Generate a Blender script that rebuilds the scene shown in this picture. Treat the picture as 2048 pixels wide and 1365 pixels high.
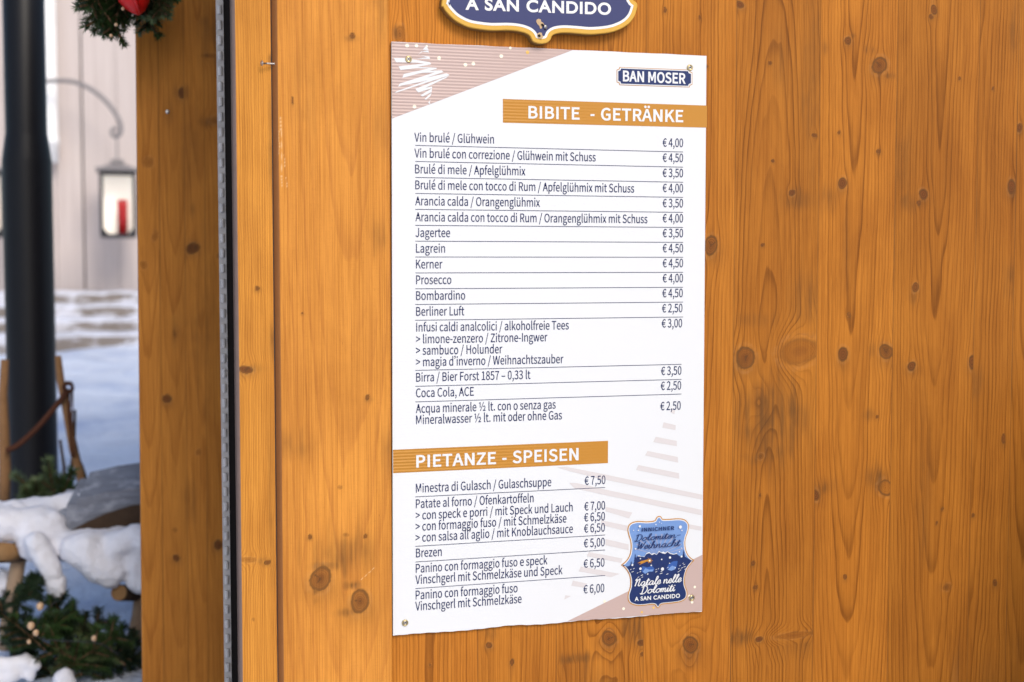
import bpy, math, random, json
import numpy as np
from mathutils import Vector, Matrix, geometry

random.seed(7); RNG = np.random.default_rng(11)
for _o in list(bpy.data.objects):
    bpy.data.objects.remove(_o)
SC = bpy.context.scene
COL = SC.collection

# ------------------------------------------------------------------ camera
F_PX = 2685.94
CAM = Vector((-0.3814, -1.9488, 1.5574))
YAW, PITCH = 0.282465, 0.058819
cd = bpy.data.cameras.new('camera'); cam = bpy.data.objects.new('camera', cd); COL.objects.link(cam)
cam.location = CAM
cam.rotation_euler = (math.pi/2 - PITCH, 0, -YAW)
cd.sensor_width = 36; cd.lens = F_PX/2048*36
cd.clip_start = 0.05; cd.clip_end = 500
cd.dof.use_dof = True; cd.dof.focus_distance = 2.09; cd.dof.aperture_fstop = 3.3
cd.dof.aperture_blades = 9
SC.camera = cam

# ------------------------------------------------------------------ sky + sun
SUN = Vector((0.15, -0.74, 0.60)).normalized()
el = math.asin(SUN.z); az = math.atan2(SUN.x, SUN.y)
w = bpy.data.worlds.new('World'); SC.world = w; w.use_nodes = True
nt = w.node_tree; bg = nt.nodes['Background']
sky = nt.nodes.new('ShaderNodeTexSky'); sky.sky_type = 'NISHITA'; sky.sun_disc = False
sky.sun_elevation = el; sky.sun_rotation = az; sky.air_density = 1.0; sky.dust_density = 2.2; sky.ozone_density = 1.0
nt.links.new(sky.outputs[0], bg.inputs[0]); bg.inputs[1].default_value = 0.15
sd = bpy.data.lights.new('sun', 'SUN'); sun = bpy.data.objects.new('sun', sd); COL.objects.link(sun)
sd.energy = 1.5; sd.angle = math.radians(24); sd.color = (1.0, 0.93, 0.83)
sun.rotation_euler = SUN.to_track_quat('Z', 'Y').to_euler()
SC.view_settings.view_transform = 'Standard'; SC.view_settings.look = 'None'
SC.view_settings.exposure = 0.22; SC.view_settings.gamma = 1.0
SC.cycles.use_denoising = True
SC.cycles.denoising_input_passes = 'RGB_ALBEDO_NORMAL'; SC.cycles.denoising_prefilter = 'ACCURATE'
SC.cycles.max_bounces = 8

# ------------------------------------------------------------------ helpers
_R = Matrix.Rotation(-YAW, 3, 'Z') @ Matrix.Rotation(math.pi/2 - PITCH, 3, 'X')
def at(px, py, Y=0.0):
    """point of the plane Y seen at pixel (px, py) of the 2048 px wide photograph"""
    d = _R @ Vector(((px-1024)/F_PX, -(py-682.5)/F_PX, -1))
    t = (Y-CAM.y)/d.y
    return CAM + d*t
def ppm(Y):
    return (at(200, 600, Y)-at(201, 600, Y)).length      # metres per pixel in the left strip

def origin(o):
    p = Vector((0, 0, 0))
    while o is not None:
        p += o.location; o = o.parent
    return p
def tag(o, label=None, cat=None, group=None, kind=None):
    if label: o['label'] = label
    if cat: o['category'] = cat
    if group: o['group'] = group
    if kind: o['kind'] = kind
    return o
def thing(name, loc, label, cat, group=None):
    o = bpy.data.objects.new(name, None); COL.objects.link(o)
    o.location = loc; o.empty_display_size = 0.05
    return tag(o, label, cat, group)
def link(name, me, mats, parent=None, loc=None, smooth=False):
    """mesh given in world coordinates -> one object"""
    o = bpy.data.objects.new(name, me); COL.objects.link(o)
    off = origin(parent) if parent is not None else Vector(loc or (0, 0, 0))
    if parent is not None: o.parent = parent
    else: o.location = off
    me.transform(Matrix.Translation(-off))
    for m in (mats if isinstance(mats, (list, tuple)) else [mats]): me.materials.append(m)
    if smooth:
        me.polygons.foreach_set('use_smooth', [True]*len(me.polygons))
    me.update()
    return o

class MB:
    def __init__(s): s.v = []; s.f = []; s.m = []
    def add(s, vs, fs, m=0):
        b = len(s.v); s.v += [tuple(p) for p in vs]
        for f in fs: s.f.append(tuple(i+b for i in f)); s.m.append(m)
    def box(s, a, b, m=0, bev=0.0):
        (x0, y0, z0), (x1, y1, z1) = a, b
        if bev <= 0:
            s.add([(x0,y0,z0),(x1,y0,z0),(x1,y1,z0),(x0,y1,z0),(x0,y0,z1),(x1,y0,z1),(x1,y1,z1),(x0,y1,z1)],
                  [(0,3,2,1),(4,5,6,7),(0,1,5,4),(1,2,6,5),(2,3,7,6),(3,0,4,7)], m); return
        c = bev
        vs = []; 
        for (x,dx) in ((x0,1),(x1,-1)):
            for (y,dy) in ((y0,1),(y1,-1)):
                for (z,dz) in ((z0,1),(z1,-1)):
                    vs += [(x,y+dy*c,z+dz*c),(x+dx*c,y,z+dz*c),(x+dx*c,y+dy*c,z)]
        s.hull(vs, m)
    def hull(s, vs, m=0):
        import bmesh
        bm = bmesh.new()
        for p in vs: bm.verts.new(p)
        r = bmesh.ops.convex_hull(bm, input=bm.verts)
        bmesh.ops.dissolve_limit(bm, angle_limit=0.01, verts=bm.verts, edges=bm.edges)
        bm.verts.index_update()
        s.add([v.co[:] for v in bm.verts], [[v.index for v in f.verts] for f in bm.faces], m); bm.free()
    def tube(s, pts, rad, n=10, m=0, cap=True):
        pts = [Vector(p) for p in pts]
        rs = rad if isinstance(rad, (list, tuple)) else [rad]*len(pts)
        vs = []; up = None
        for i, p in enumerate(pts):
            t = (pts[min(i+1, len(pts)-1)]-pts[max(i-1, 0)]).normalized()
            if up is None: up = t.orthogonal().normalized()
            up = (up - t*up.dot(t))
            up = up.normalized() if up.length > 1e-6 else t.orthogonal().normalized()
            bi = t.cross(up)
            for k in range(n):
                a = 2*math.pi*k/n
                vs.append(p + (up*math.cos(a)+bi*math.sin(a))*rs[i])
        fs = []
        for i in range(len(pts)-1):
            for k in range(n):
                fs.append((i*n+k, i*n+(k+1) % n, (i+1)*n+(k+1) % n, (i+1)*n+k))
        if cap:
            fs.append(tuple(range(n-1, -1, -1))); fs.append(tuple((len(pts)-1)*n+k for k in range(n)))
        s.add(vs, fs, m)
    def lathe(s, c, axis, prof, n=24, m=0):
        """prof: (distance along axis, radius)"""
        c = Vector(c); ax = Vector(axis).normalized(); u = ax.orthogonal().normalized(); v = ax.cross(u)
        vs = []; fs = []
        for (h, r) in prof:
            for k in range(n):
                a = 2*math.pi*k/n; vs.append(c+ax*h+(u*math.cos(a)+v*math.sin(a))*r)
        for i in range(len(prof)-1):
            for k in range(n):
                fs.append((i*n+k, i*n+(k+1) % n, (i+1)*n+(k+1) % n, (i+1)*n+k))
        fs.append(tuple(range(n-1, -1, -1))); fs.append(tuple((len(prof)-1)*n+k for k in range(n)))
        s.add(vs, fs, m)
    def ball(s, c, r, m=0, n=12, sq=(1, 1, 1)):
        c = Vector(c); vs = [c+Vector((0, 0, r*sq[2]))]; fs = []; rows = n//2
        for i in range(1, rows):
            th = math.pi*i/rows
            for k in range(n):
                a = 2*math.pi*k/n
                vs.append(c+Vector((r*math.sin(th)*math.cos(a)*sq[0], r*math.sin(th)*math.sin(a)*sq[1], r*math.cos(th)*sq[2])))
        vs.append(c-Vector((0, 0, r*sq[2])))
        for k in range(n): fs.append((0, 1+k, 1+(k+1) % n))
        for i in range(rows-2):
            for k in range(n):
                a = 1+i*n; fs.append((a+k, a+n+k, a+n+(k+1) % n, a+(k+1) % n))
        L = len(vs)-1; a = 1+(rows-2)*n
        for k in range(n): fs.append((a+k, L, a+(k+1) % n))
        s.add(vs, fs, m)
    def mesh(s, name):
        me = bpy.data.meshes.new(name); me.from_pydata(s.v, [], s.f)
        if any(s.m): me.polygons.foreach_set('material_index', s.m)
        me.update(); return me
    def build(s, name, mats, parent=None, loc=None, smooth=False):
        return link(name, s.mesh(name), mats, parent, loc, smooth)

# ------------------------------------------------------------------ materials
def lin(r, g, b):
    f = lambda c: (c/255/12.92) if c/255 <= .04045 else ((c/255+.055)/1.055)**2.4
    return (f(r), f(g), f(b), 1)
class NT:
    def __init__(s, name):
        s.mat = bpy.data.materials.new(name); s.mat.use_nodes = True
        s.n = s.mat.node_tree.nodes; s.l = s.mat.node_tree.links; s.b = s.n['Principled BSDF']
    def new(s, t, **k):
        o = s.n.new(t)
        for a, v in k.items(): setattr(o, a, v)
        return o
    def put(s, sock, v):
        if hasattr(v, 'is_linked') or isinstance(v, bpy.types.NodeSocket): s.l.new(v, sock)
        else: sock.default_value = v
    def math(s, op, a, b=None, c=None, clamp=False):
        o = s.new('ShaderNodeMath', operation=op, use_clamp=clamp)
        for i, v in enumerate((a, b, c)):
            if v is not None: s.put(o.inputs[i], v)
        return o.outputs[0]
    def attr(s, name):
        return s.new('ShaderNodeAttribute', attribute_name=name).outputs['Fac']
    def mix(s, f, a, b, mode='MIX'):
        o = s.new('ShaderNodeMix', data_type='RGBA', blend_type=mode); o.clamp_result = False
        s.put(o.inputs[0], f); s.put(o.inputs[6], a); s.put(o.inputs[7], b); return o.outputs[2]
    def ramp(s, f, stops, interp='LINEAR'):
        o = s.new('ShaderNodeValToRGB'); s.put(o.inputs[0], f); cr = o.color_ramp; cr.interpolation = interp
        while len(cr.elements) < len(stops): cr.elements.new(0.5)
        for e, (p, c) in zip(cr.elements, stops):
            e.position = p; e.color = c if isinstance(c, (tuple, list)) else (c, c, c, 1)
        return o.outputs[0]
    def pos(s, scale=(1, 1, 1), obj=False):
        src = s.new('ShaderNodeTexCoord').outputs['Object'] if obj else s.new('ShaderNodeNewGeometry').outputs['Position']
        m = s.new('ShaderNodeMapping'); s.l.new(src, m.inputs[0]); m.inputs['Scale'].default_value = scale
        return m.outputs[0]
    def noise(s, vec, scale=1.0, detail=3.0, rough=0.55, dist=0.0):
        o = s.new('ShaderNodeTexNoise'); s.put(o.inputs['Vector'], vec); o.inputs['Scale'].default_value = scale
        o.inputs['Detail'].default_value = detail; o.inputs['Roughness'].default_value = rough; o.inputs['Distortion'].default_value = dist
        return o.outputs[0]
    def bump(s, h, strength=0.3, dist=0.001, normal=None):
        o = s.new('ShaderNodeBump'); s.put(o.inputs['Height'], h); s.put(o.inputs['Strength'], strength); o.inputs['Distance'].default_value = dist
        if normal is not None: s.l.new(normal, o.inputs['Normal'])
        return o.outputs[0]
    def out(s, col, rough=0.5, normal=None, spec=0.5, **k):
        s.put(s.b.inputs['Base Color'], col); s.put(s.b.inputs['Roughness'], rough)
        s.b.inputs['Specular IOR Level'].default_value = spec
        if normal is not None: s.l.new(normal, s.b.inputs['Normal'])
        for a, v in k.items(): s.put(s.b.inputs[a], v)
        return s.mat

def wood_mat(name, light, dark, contrast=0.8, sawn=0.0, spec=0.15, rough=0.58):
    """stained softwood; growth rings, knots and stains come from the board's own attributes"""
    t = NT(name)
    ring = t.attr('ring'); knot = t.attr('knot'); stain = t.attr('stain'); tone = t.attr('tone'); pale = t.attr('pale')
    fr = t.math('FRACT', ring); fl = t.math('FLOOR', ring)
    prof = t.ramp(fr, [(0.0, 0.02), (0.35, 0.06), (0.66, 0.30), (0.88, 1.0), (0.95, 0.9), (1.0, 0.05)])
    wn = t.new('ShaderNodeTexWhiteNoise', noise_dimensions='1D'); t.put(wn.inputs['W'], fl)
    vary = t.math('MULTIPLY_ADD', wn.outputs['Value'], 0.75, 0.3)
    fib = t.noise(t.pos((560, 30, 5)), 1.0, 5, 0.72)
    fib2 = t.noise(t.pos((240, 30, 2.2)), 1.0, 4, 0.65)
    pat = t.noise(t.pos((9, 3, 3.2)), 1.0, 4, 0.6, 0.6)
    pat2 = t.noise(t.pos((34, 9, 9)), 1.0, 4, 0.65, 0.4)
    k = t.math('MULTIPLY', t.math('MULTIPLY', prof, vary), contrast)
    k = t.math('ADD', k, t.math('MULTIPLY_ADD', fib2, 0.55, -0.275))
    k = t.math('ADD', k, t.math('MULTIPLY_ADD', pat2, 0.5, -0.25), clamp=True)
    col = t.mix(k, light, dark)
    # uneven uptake of the stain
    col = t.mix(t.math('MULTIPLY_ADD', pat, 2.2, -0.72, clamp=True), col, t.mix(1.0, col, (0.70, 0.64, 0.60, 1), 'MULTIPLY'))
    col = t.mix(t.math('MULTIPLY_ADD', fib, 3.4, -1.45, clamp=True), col, t.mix(1.0, col, (0.62, 0.54, 0.45, 1), 'MULTIPLY'))
    # pores: short dark ticks along the grain
    por = t.noise(t.pos((1500, 40, 90)), 1.0, 2, 0.5)
    col = t.mix(t.math('MULTIPLY_ADD', por, 9.0, -6.3, clamp=True), col, t.mix(1.0, col, (0.5, 0.42, 0.36, 1), 'MULTIPLY'))
    vm = t.new('ShaderNodeVectorMath', operation='SCALE'); t.l.new(col, vm.inputs[0]); t.put(vm.inputs['Scale'], tone); col = vm.outputs[0]
    kn = t.mix(t.math('MULTIPLY', prof, 0.75), (0.18, 0.055, 0.012, 1), (0.055, 0.018, 0.005, 1))
    col = t.mix(knot, col, kn)
    sm = t.math('MULTIPLY', stain, t.math('MULTIPLY_ADD', pat2, 1.2, 0.55), clamp=True)
    col = t.mix(sm, col, t.mix(0.78, col, (0.105, 0.046, 0.014, 1)))
    col = t.mix(pale, col, (0.72, 0.44, 0.20, 1))
    h = t.math('ADD', t.math('MULTIPLY', prof, 0.6), t.math('MULTIPLY', fib, 0.9))
    if sawn:
        sw = t.noise(t.pos((60, 8, 950)), 1.0, 2, 0.5)
        col = t.mix(t.math('MULTIPLY_ADD', sw, 2.4*sawn, -1.25*sawn, clamp=True), col, t.mix(1.0, col, (0.66, 0.58, 0.48, 1), 'MULTIPLY'))
        h = t.math('ADD', h, t.math('MULTIPLY', sw, 0.8*sawn))
    return t.out(col, t.math('MULTIPLY_ADD', fib, 0.25, rough-0.1), t.bump(h, 0.35, 0.0006), spec)

def flat_mat(name, col, rough=0.5, spec=0.5, noise_amt=0.08, nscale=30, **k):
    t = NT(name)
    n = t.noise(t.pos((nscale,)*3), 1.0, 4, 0.6)
    c = t.mix(t.math('MULTIPLY', n, noise_amt*2), col, t.mix(1.0, col, (0.55, 0.55, 0.55, 1), 'MULTIPLY'))
    return t.out(c, rough, None, spec, **k)

def print_mat(name, col, rough=0.36, dirt=0.02, flute=0.75):
    """print on the fluted plastic sheet: the flutes of the sheet telegraph through every ink"""
    t = NT(name)
    sx = t.new('ShaderNodeSeparateXYZ'); t.l.new(t.new('ShaderNodeNewGeometry').outputs['Position'], sx.inputs[0])
    wz = t.math('SINE', t.math('MULTIPLY', sx.outputs['Z'], 2*math.pi/0.0047))
    # flute relief raised towards the left edge to shape in the stronger reflections there
    amp = t.math('MULTIPLY_ADD', sx.outputs['X'], -2.6, 0.95, clamp=True)
    amp = t.math('MULTIPLY_ADD', amp, flute, 0.01)
    n = t.noise(t.pos((14, 14, 40)), 1.0, 3, 0.6)
    amp = t.math('MULTIPLY', amp, t.math('MULTIPLY_ADD', n, 1.2, 0.35))
    big = t.noise(t.pos((5, 5, 3)), 1.0, 2, 0.5)
    h = t.math('ADD', t.math('MULTIPLY', wz, amp), t.math('MULTIPLY', big, 4.0))
    c = t.mix(t.math('MULTIPLY', t.noise(t.pos((3, 3, 3)), 1.0, 5, 0.6), dirt*2), col, t.mix(1.0, col, (0.8, 0.78, 0.74, 1), 'MULTIPLY'))
    return t.out(c, rough, t.bump(h, 0.5, 0.0007), 0.28)

M = {}
WL, WD = (0.49, 0.180, 0.021, 1), (0.215, 0.069, 0.007, 1)
M['panel'] = wood_mat('stained_panel', WL, WD, 0.84, 0.0)
M['trim'] = wood_mat('stained_trim', (0.72, 0.300, 0.050, 1), (0.50, 0.183, 0.034, 1), 0.5, 0.32)
M['edge'] = wood_mat('stained_edge', (0.71, 0.305, 0.046, 1), (0.40, 0.142, 0.020, 1), 0.8, 0.12)
M['door'] = wood_mat('stained_door', (0.62, 0.245, 0.038, 1), (0.37, 0.125, 0.017, 1), 0.6, 0.0)
M['side'] = flat_mat('weathered_edge', (0.17, 0.085, 0.05, 1), 0.7, 0.2, 0.3, 90)
M['end'] = flat_mat('grey_sawn_edge', (0.24, 0.165, 0.135, 1), 0.8, 0.15, 0.3, 90)
M['groove'] = flat_mat('stained_groove', (0.30, 0.118, 0.035, 1), 0.6, 0.2, 0.25, 90)
M['edge_plain'] = flat_mat('stained_shade_block', (0.42, 0.17, 0.03, 1), 0.5, 0.3, 0.25, 40)
M['dark'] = flat_mat('gap_shade_black', (0.012, 0.008, 0.007, 1), 0.6, 0.2)  # near-black colour paints in the deep shade of the gap
M['white'] = print_mat('print_white', (0.705, 0.715, 0.72, 1), flute=0.06)
M['core'] = flat_mat('sheet_edge', (0.55, 0.52, 0.50, 1), 0.6)
M['pink'] = print_mat('print_pink', (0.50, 0.37, 0.33, 1))
M['gold'] = print_mat('print_gold', (0.485, 0.215, 0.027, 1))
M['navy'] = print_mat('print_navy', (0.012, 0.028, 0.115, 1))
M['text'] = print_mat('print_text', (0.005, 0.015, 0.085, 1))
M['ghost'] = print_mat('print_ghost', (0.625, 0.585, 0.575, 1), flute=0.06)
M['dot'] = print_mat('print_dot', (0.85, 0.78, 0.62, 1))
M['dotgold'] = print_mat('print_dot_gold', (0.72, 0.45, 0.12, 1))
M['skyblue'] = print_mat('print_sky', (0.165, 0.285, 0.56, 1))
M['midblue'] = print_mat('print_mid_blue', (0.035, 0.10, 0.34, 1))
M['ray'] = print_mat('print_ray', (0.29, 0.33, 0.50, 1))
M['brass'] = flat_mat('brass', (0.62, 0.50, 0.26, 1), 0.3, 0.5, 0.15, 200, Metallic=1.0)
M['steel'] = flat_mat('galvanised', (0.74, 0.68, 0.63, 1), 0.6, 0.3, 0.5, 35)
M['zinc'] = flat_mat('zinc_screw', (0.55, 0.53, 0.50, 1), 0.32, 0.5, 0.15, 200, Metallic=1.0)
M['hole'] = flat_mat('hole', (0.02, 0.015, 0.012, 1), 0.8, 0.2)

# ------------------------------------------------------------------ numpy noise for the boards
def vnoise(x, y, seed):
    r = np.random.default_rng(seed).random((64, 64))
    xi = np.floor(x).astype(int); yi = np.floor(y).astype(int); fx = x-xi; fy = y-yi
    fx = fx*fx*(3-2*fx); fy = fy*fy*(3-2*fy)
    g = lambda a, b: r[a % 64, b % 64]
    return (g(xi, yi)*(1-fx)+g(xi+1, yi)*fx)*(1-fy)+(g(xi, yi+1)*(1-fx)+g(xi+1, yi+1)*fx)*fy*1.0 - 0.5
def sstep(a, b, x):
    t = np.clip((x-a)/(b-a), 0, 1); return t*t*(3-2*t)

def axis(lo, hi, dlo, dhi, fine, coarse, extra=()):
    xs = list(np.arange(max(lo, dlo), min(hi, dhi)+fine*.5, fine))
    if lo < dlo: xs = list(np.arange(lo, dlo-fine*.5, coarse)) + xs
    if hi > dhi: xs = xs + list(np.arange(xs[-1]+coarse, hi, coarse))
    xs += [lo, hi]+list(extra)
    xs = np.unique(np.round(np.array(xs), 6)); xs = xs[(xs >= lo) & (xs <= hi)]
    keep = [0]
    for i in range(1, len(xs)):
        if xs[i]-xs[keep[-1]] > 3e-4 or i == len(xs)-1: keep.append(i)
    return xs[keep]

def board(name, mats, parent, x0, x1, z0, z1, y0, thick, lam, knots, stains, fine=0.002, dense=(0.88, 2.08), densex=None, bev=(0, 0), pales=(), lean=0.0, side_mat=1, bevel_mat=None):
    """a board (or glued panel) whose front face carries growth rings round real knot positions.
    lam: lamellae (x_left, uc, spacing, d0, slope, tone); knots: (x, z, rx, rz, kind); bev: chamfer width left, right"""
    dx = densex or (x0, x1)
    ex = []
    for j, b in enumerate(bev):
        if b: ex += [x0+b*q for q in (0.15, 0.35, 0.6, 0.85, 1.0)] if j == 0 else [x1-b*q for q in (0.15, 0.35, 0.6, 0.85, 1.0)]
    for L_ in lam[1:]: ex += [L_[0]-.0012, L_[0]-.0005, L_[0]+.0005]
    X = axis(x0, x1, dx[0], dx[1], fine, 0.06, ex); Z = axis(z0, z1, dense[0], dense[1], fine, 0.06)
    nx, nz = len(X), len(Z); U, V = np.meshgrid(X, Z)
    Yf = np.full_like(U, y0)
    if bev[0]: q = np.clip((x0+bev[0]-U)/bev[0], 0, 1); Yf += bev[0]*1.3*q**1.6
    if bev[1]: q = np.clip((U-(x1-bev[1]))/bev[1], 0, 1); Yf += bev[1]*q**2
    # ring field
    us, vs = U.copy(), V.copy()
    kmask = np.zeros_like(U); kring = np.zeros_like(U); stain = np.zeros_like(U); pale = np.zeros_like(U); swell = np.zeros_like(U); core = np.zeros(U.shape, bool)
    lid = np.zeros(U.shape, int)
    for i, L in enumerate(lam): lid[U >= L[0]] = i
    edges = [L[0] for L in lam]+[x1+1]
    for kn in knots:
        kx, kz, rx, rz, kind = kn
        du, dv = U-kx, V-kz
        li = max(i for i in range(len(lam)) if kx >= edges[i] or i == 0)
        same = (lid == li)
        if kind == 'flame':      # the saw only grazed a branch: rings bulge and close without a knot
            du = du+.006*vnoise(U*40, V*30, 55); dv = dv+.014*vnoise(U*26, V*20, 56)+.25*np.abs(du)*np.sign(dv)
            swell = swell + 4.2*np.exp(-((du/rx)**2+(dv/rz)**2)**.85)*same
            kmask = np.maximum(kmask, 0.35*np.exp(-((du/(rx*.55))**2+(dv/(rz*.5))**2)**1.5)*same)
            continue
        q = (du/(rx*1.9))**2+(dv/(rz*2.6+0.004))**2
        wv = np.exp(-q)*same
        us = us - du*wv*0.97 + rx*0.25*wv*np.sin(dv/(rz*2)+kx*50)
        ang = np.arctan2(dv/rz, du/rx)
        e = np.sqrt((du/rx)**2+(dv/rz)**2)*(1+0.10*np.sin(ang*2+kx*90)+0.03*np.sin(ang*3+kz*70)+0.10*vnoise(U*300, V*300, 77))
        m = (1-sstep(0.93, 1.05, e))*same
        if kind == 'big':   m2 = m*(0.62+0.25*(1-sstep(0.1, 0.7, e)))
        elif kind == 'ring': m2 = m*0.25
        elif kind == 'soft': m2 = m*(0.30+0.25*(1-sstep(0, .8, e)))
        else: m2 = m*(0.92 if rx > .005 else .78)
        kmask = np.maximum(kmask, m2)
        core |= m > 0.3
        kring = np.where(m > 0.3, e*max(rx/0.0026, 1.5)+kx*10, kring)
        rim = np.exp(-((e-1.04)/0.13)**2)*same
        stain = np.maximum(stain, rim*(1.15 if kind in ('dark', 'big', 'ring') else 0.4))
        if rx > .0045: pale = np.maximum(pale, 0.07*np.exp(-((e-1.42)/0.22)**2)*same*(0.6+1.2*vnoise(U*200, V*200, 405)))
        if kind in ('dark', 'big'):
            stain = np.maximum(stain, 0.34*np.exp(-(du/(rx*2.0))**2-(((dv+rz*1.0))/(rz*1.5))**2)*same)
            # radial checks in the heart of the knot
            for a in (0.5+kx*40, 2.6+kz*30, 4.4+kx*17):
                line = np.abs(du*np.sin(a)-dv*np.cos(a)); fwd = du*np.cos(a)+dv*np.sin(a)
                stain = np.maximum(stain, 1.5*np.exp(-((line+0.0016*vnoise(U*260, V*260, 81))/0.0006)**2)*(fwd > -0.001)*(e < 0.55+0.3*math.sin(a*3))*(rx > 0.007))
    ring = np.zeros_like(U); tone = np.ones_like(U)
    for i, L in enumerate(lam):
        xl, uc, sp, d0, sl, tn = L
        s = (lid == i)
        wob = 0.006*vnoise(V*3.1+i*7, U*6+i, 100+i)+0.0035*vnoise(V*11+i*3, U*18, 140+i)+0.0012*vnoise(V*42, U*60, 170+i)
        uu = us-uc+wob+0.010*vnoise(V*1.3+i*5, V*0+i, 200+i)
        d = d0 - sl*(vs-1.5) + 0.010*vnoise(V*2.3+i*11, U*3, 230+i) + 0.003*vnoise(V*9+i, U*14, 260+i)
        R = np.sqrt(uu**2+d**2)/sp
        R = R + swell + 0.25*vnoise(V*14, U*120, 300+i)
        ring = np.where(s, R+i*37, ring)
        tone = np.where(s, tn*(1+0.10*vnoise(V*2.2+i*3, U*9, 330+i)), tone)
    ring = np.where(core, kring, ring)
    for st in stains:
        sx, sz, rx, rz, a = st[:5]
        du, dv = (U-sx), (V-sz)
        li = max(i for i in range(len(lam)) if sx >= edges[i] or i == 0)
        nn = 1+1.1*vnoise(U*150, V*16, 400)+0.7*vnoise(U*420, V*30, 401)
        f = a*np.exp(-(((du/rx)**2+(dv/rz)**2)*np.clip(nn, .3, 3))**1.3)*(0.72+0.9*vnoise(U*330, V*10, 402)+0.5*vnoise(U*90, V*60, 403))
        if len(st) > 5: f = f*(lid == li)
        stain = np.maximum(stain, f)
    for L_ in lam[1:]: stain = np.maximum(stain, (0.8+0.6*vnoise(V*5, V*0+L_[0]*9, 91))*np.exp(-((U-L_[0])/.0007)**2))
    for (ax_, az_, bx_, bz_, wd) in pales:
        L2 = (bx_-ax_)**2+(bz_-az_)**2
        tt = np.clip(((U-ax_)*(bx_-ax_)+(V-az_)*(bz_-az_))/L2, 0, 1)
        dd = np.hypot(U-(ax_+tt*(bx_-ax_)), V-(az_+tt*(bz_-az_)))
        pale = np.maximum(pale, (1-sstep(wd*.5, wd*1.2, dd))*(0.55+0.45*np.sin(tt*23)))
    UU = U + lean*(V-1.5)
    n = nx*nz
    co = np.empty((n+ (2*nx+2*nz-4), 3), np.float32)
    co[:n, 0] = UU.ravel(); co[:n, 1] = Yf.ravel(); co[:n, 2] = V.ravel()
    idx = np.arange(n).reshape(nz, nx)
    faces = np.stack([idx[:-1, :-1], idx[:-1, 1:], idx[1:, 1:], idx[1:, :-1]], -1).reshape(-1, 4)
    border = np.concatenate([idx[0, :], idx[1:, -1], idx[-1, -2::-1], idx[-2:0:-1, 0]])
    nb = len(border); back = n+np.arange(nb)
    co[n:, :] = co[border]; co[n:, 1] = y0+thick
    sides = np.stack([np.roll(border, -1), border, back, np.roll(back, -1)], -1)
    allf = np.concatenate([faces, sides])
    me = bpy.data.meshes.new(name)
    nf = len(allf)
    me.vertices.add(len(co)); me.vertices.foreach_set('co', co.ravel())
    me.loops.add(nf*4); me.loops.foreach_set('vertex_index', allf.ravel().astype(np.int32))
    me.polygons.add(nf); me.polygons.foreach_set('loop_start', np.arange(nf, dtype=np.int32)*4)
    sm = np.zeros(nf, bool); sm[:len(faces)] = True
    me.polygons.foreach_set('use_smooth', sm)
    mi = np.zeros(nf, np.int32); mi[len(faces):] = side_mat
    if bevel_mat is not None:
        fx = np.repeat(((X[:-1]+X[1:])/2)[None, :], nz-1, 0).ravel()
        mi[:len(faces)][fx < x0+bev[0]] = bevel_mat
    me.polygons.foreach_set('material_index', mi)
    me.update(calc_edges=True)
    for nm, arr in (('ring', ring), ('knot', kmask), ('stain', stain), ('tone', tone), ('pale', pale)):
        a = me.attributes.new(nm, 'FLOAT', 'POINT')
        v = np.concatenate([arr.ravel(), arr.ravel()[border]]).astype(np.float32); a.data.foreach_set('value', v)
    return link(name, me, mats, parent)

# ------------------------------------------------------------------ the setting: ground, snow, steps
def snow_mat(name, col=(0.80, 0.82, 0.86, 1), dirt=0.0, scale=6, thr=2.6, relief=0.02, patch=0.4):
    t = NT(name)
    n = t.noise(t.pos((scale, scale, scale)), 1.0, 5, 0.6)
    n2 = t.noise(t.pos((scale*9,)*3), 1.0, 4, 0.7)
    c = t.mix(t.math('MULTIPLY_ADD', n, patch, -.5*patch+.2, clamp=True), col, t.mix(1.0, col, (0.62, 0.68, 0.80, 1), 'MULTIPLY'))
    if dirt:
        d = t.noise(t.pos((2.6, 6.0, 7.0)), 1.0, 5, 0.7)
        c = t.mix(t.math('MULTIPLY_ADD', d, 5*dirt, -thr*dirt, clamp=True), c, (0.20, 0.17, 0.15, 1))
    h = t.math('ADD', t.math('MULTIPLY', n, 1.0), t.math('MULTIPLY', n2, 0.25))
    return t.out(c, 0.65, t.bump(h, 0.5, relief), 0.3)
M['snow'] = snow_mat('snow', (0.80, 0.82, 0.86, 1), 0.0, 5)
M['snow_ground'] = snow_mat('trodden_snow', (0.73, 0.80, 0.94, 1), 0.14, 3.0, 2.5, 0.25, 4.5)  # trodden snow, with the blue of the shade put into its colour
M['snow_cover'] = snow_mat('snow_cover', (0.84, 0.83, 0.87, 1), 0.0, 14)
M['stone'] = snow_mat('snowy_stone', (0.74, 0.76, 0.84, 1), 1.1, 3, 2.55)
M['riser'] = snow_mat('stone_riser', (0.62, 0.62, 0.67, 1), 2.6, 3, 2.28)

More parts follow.
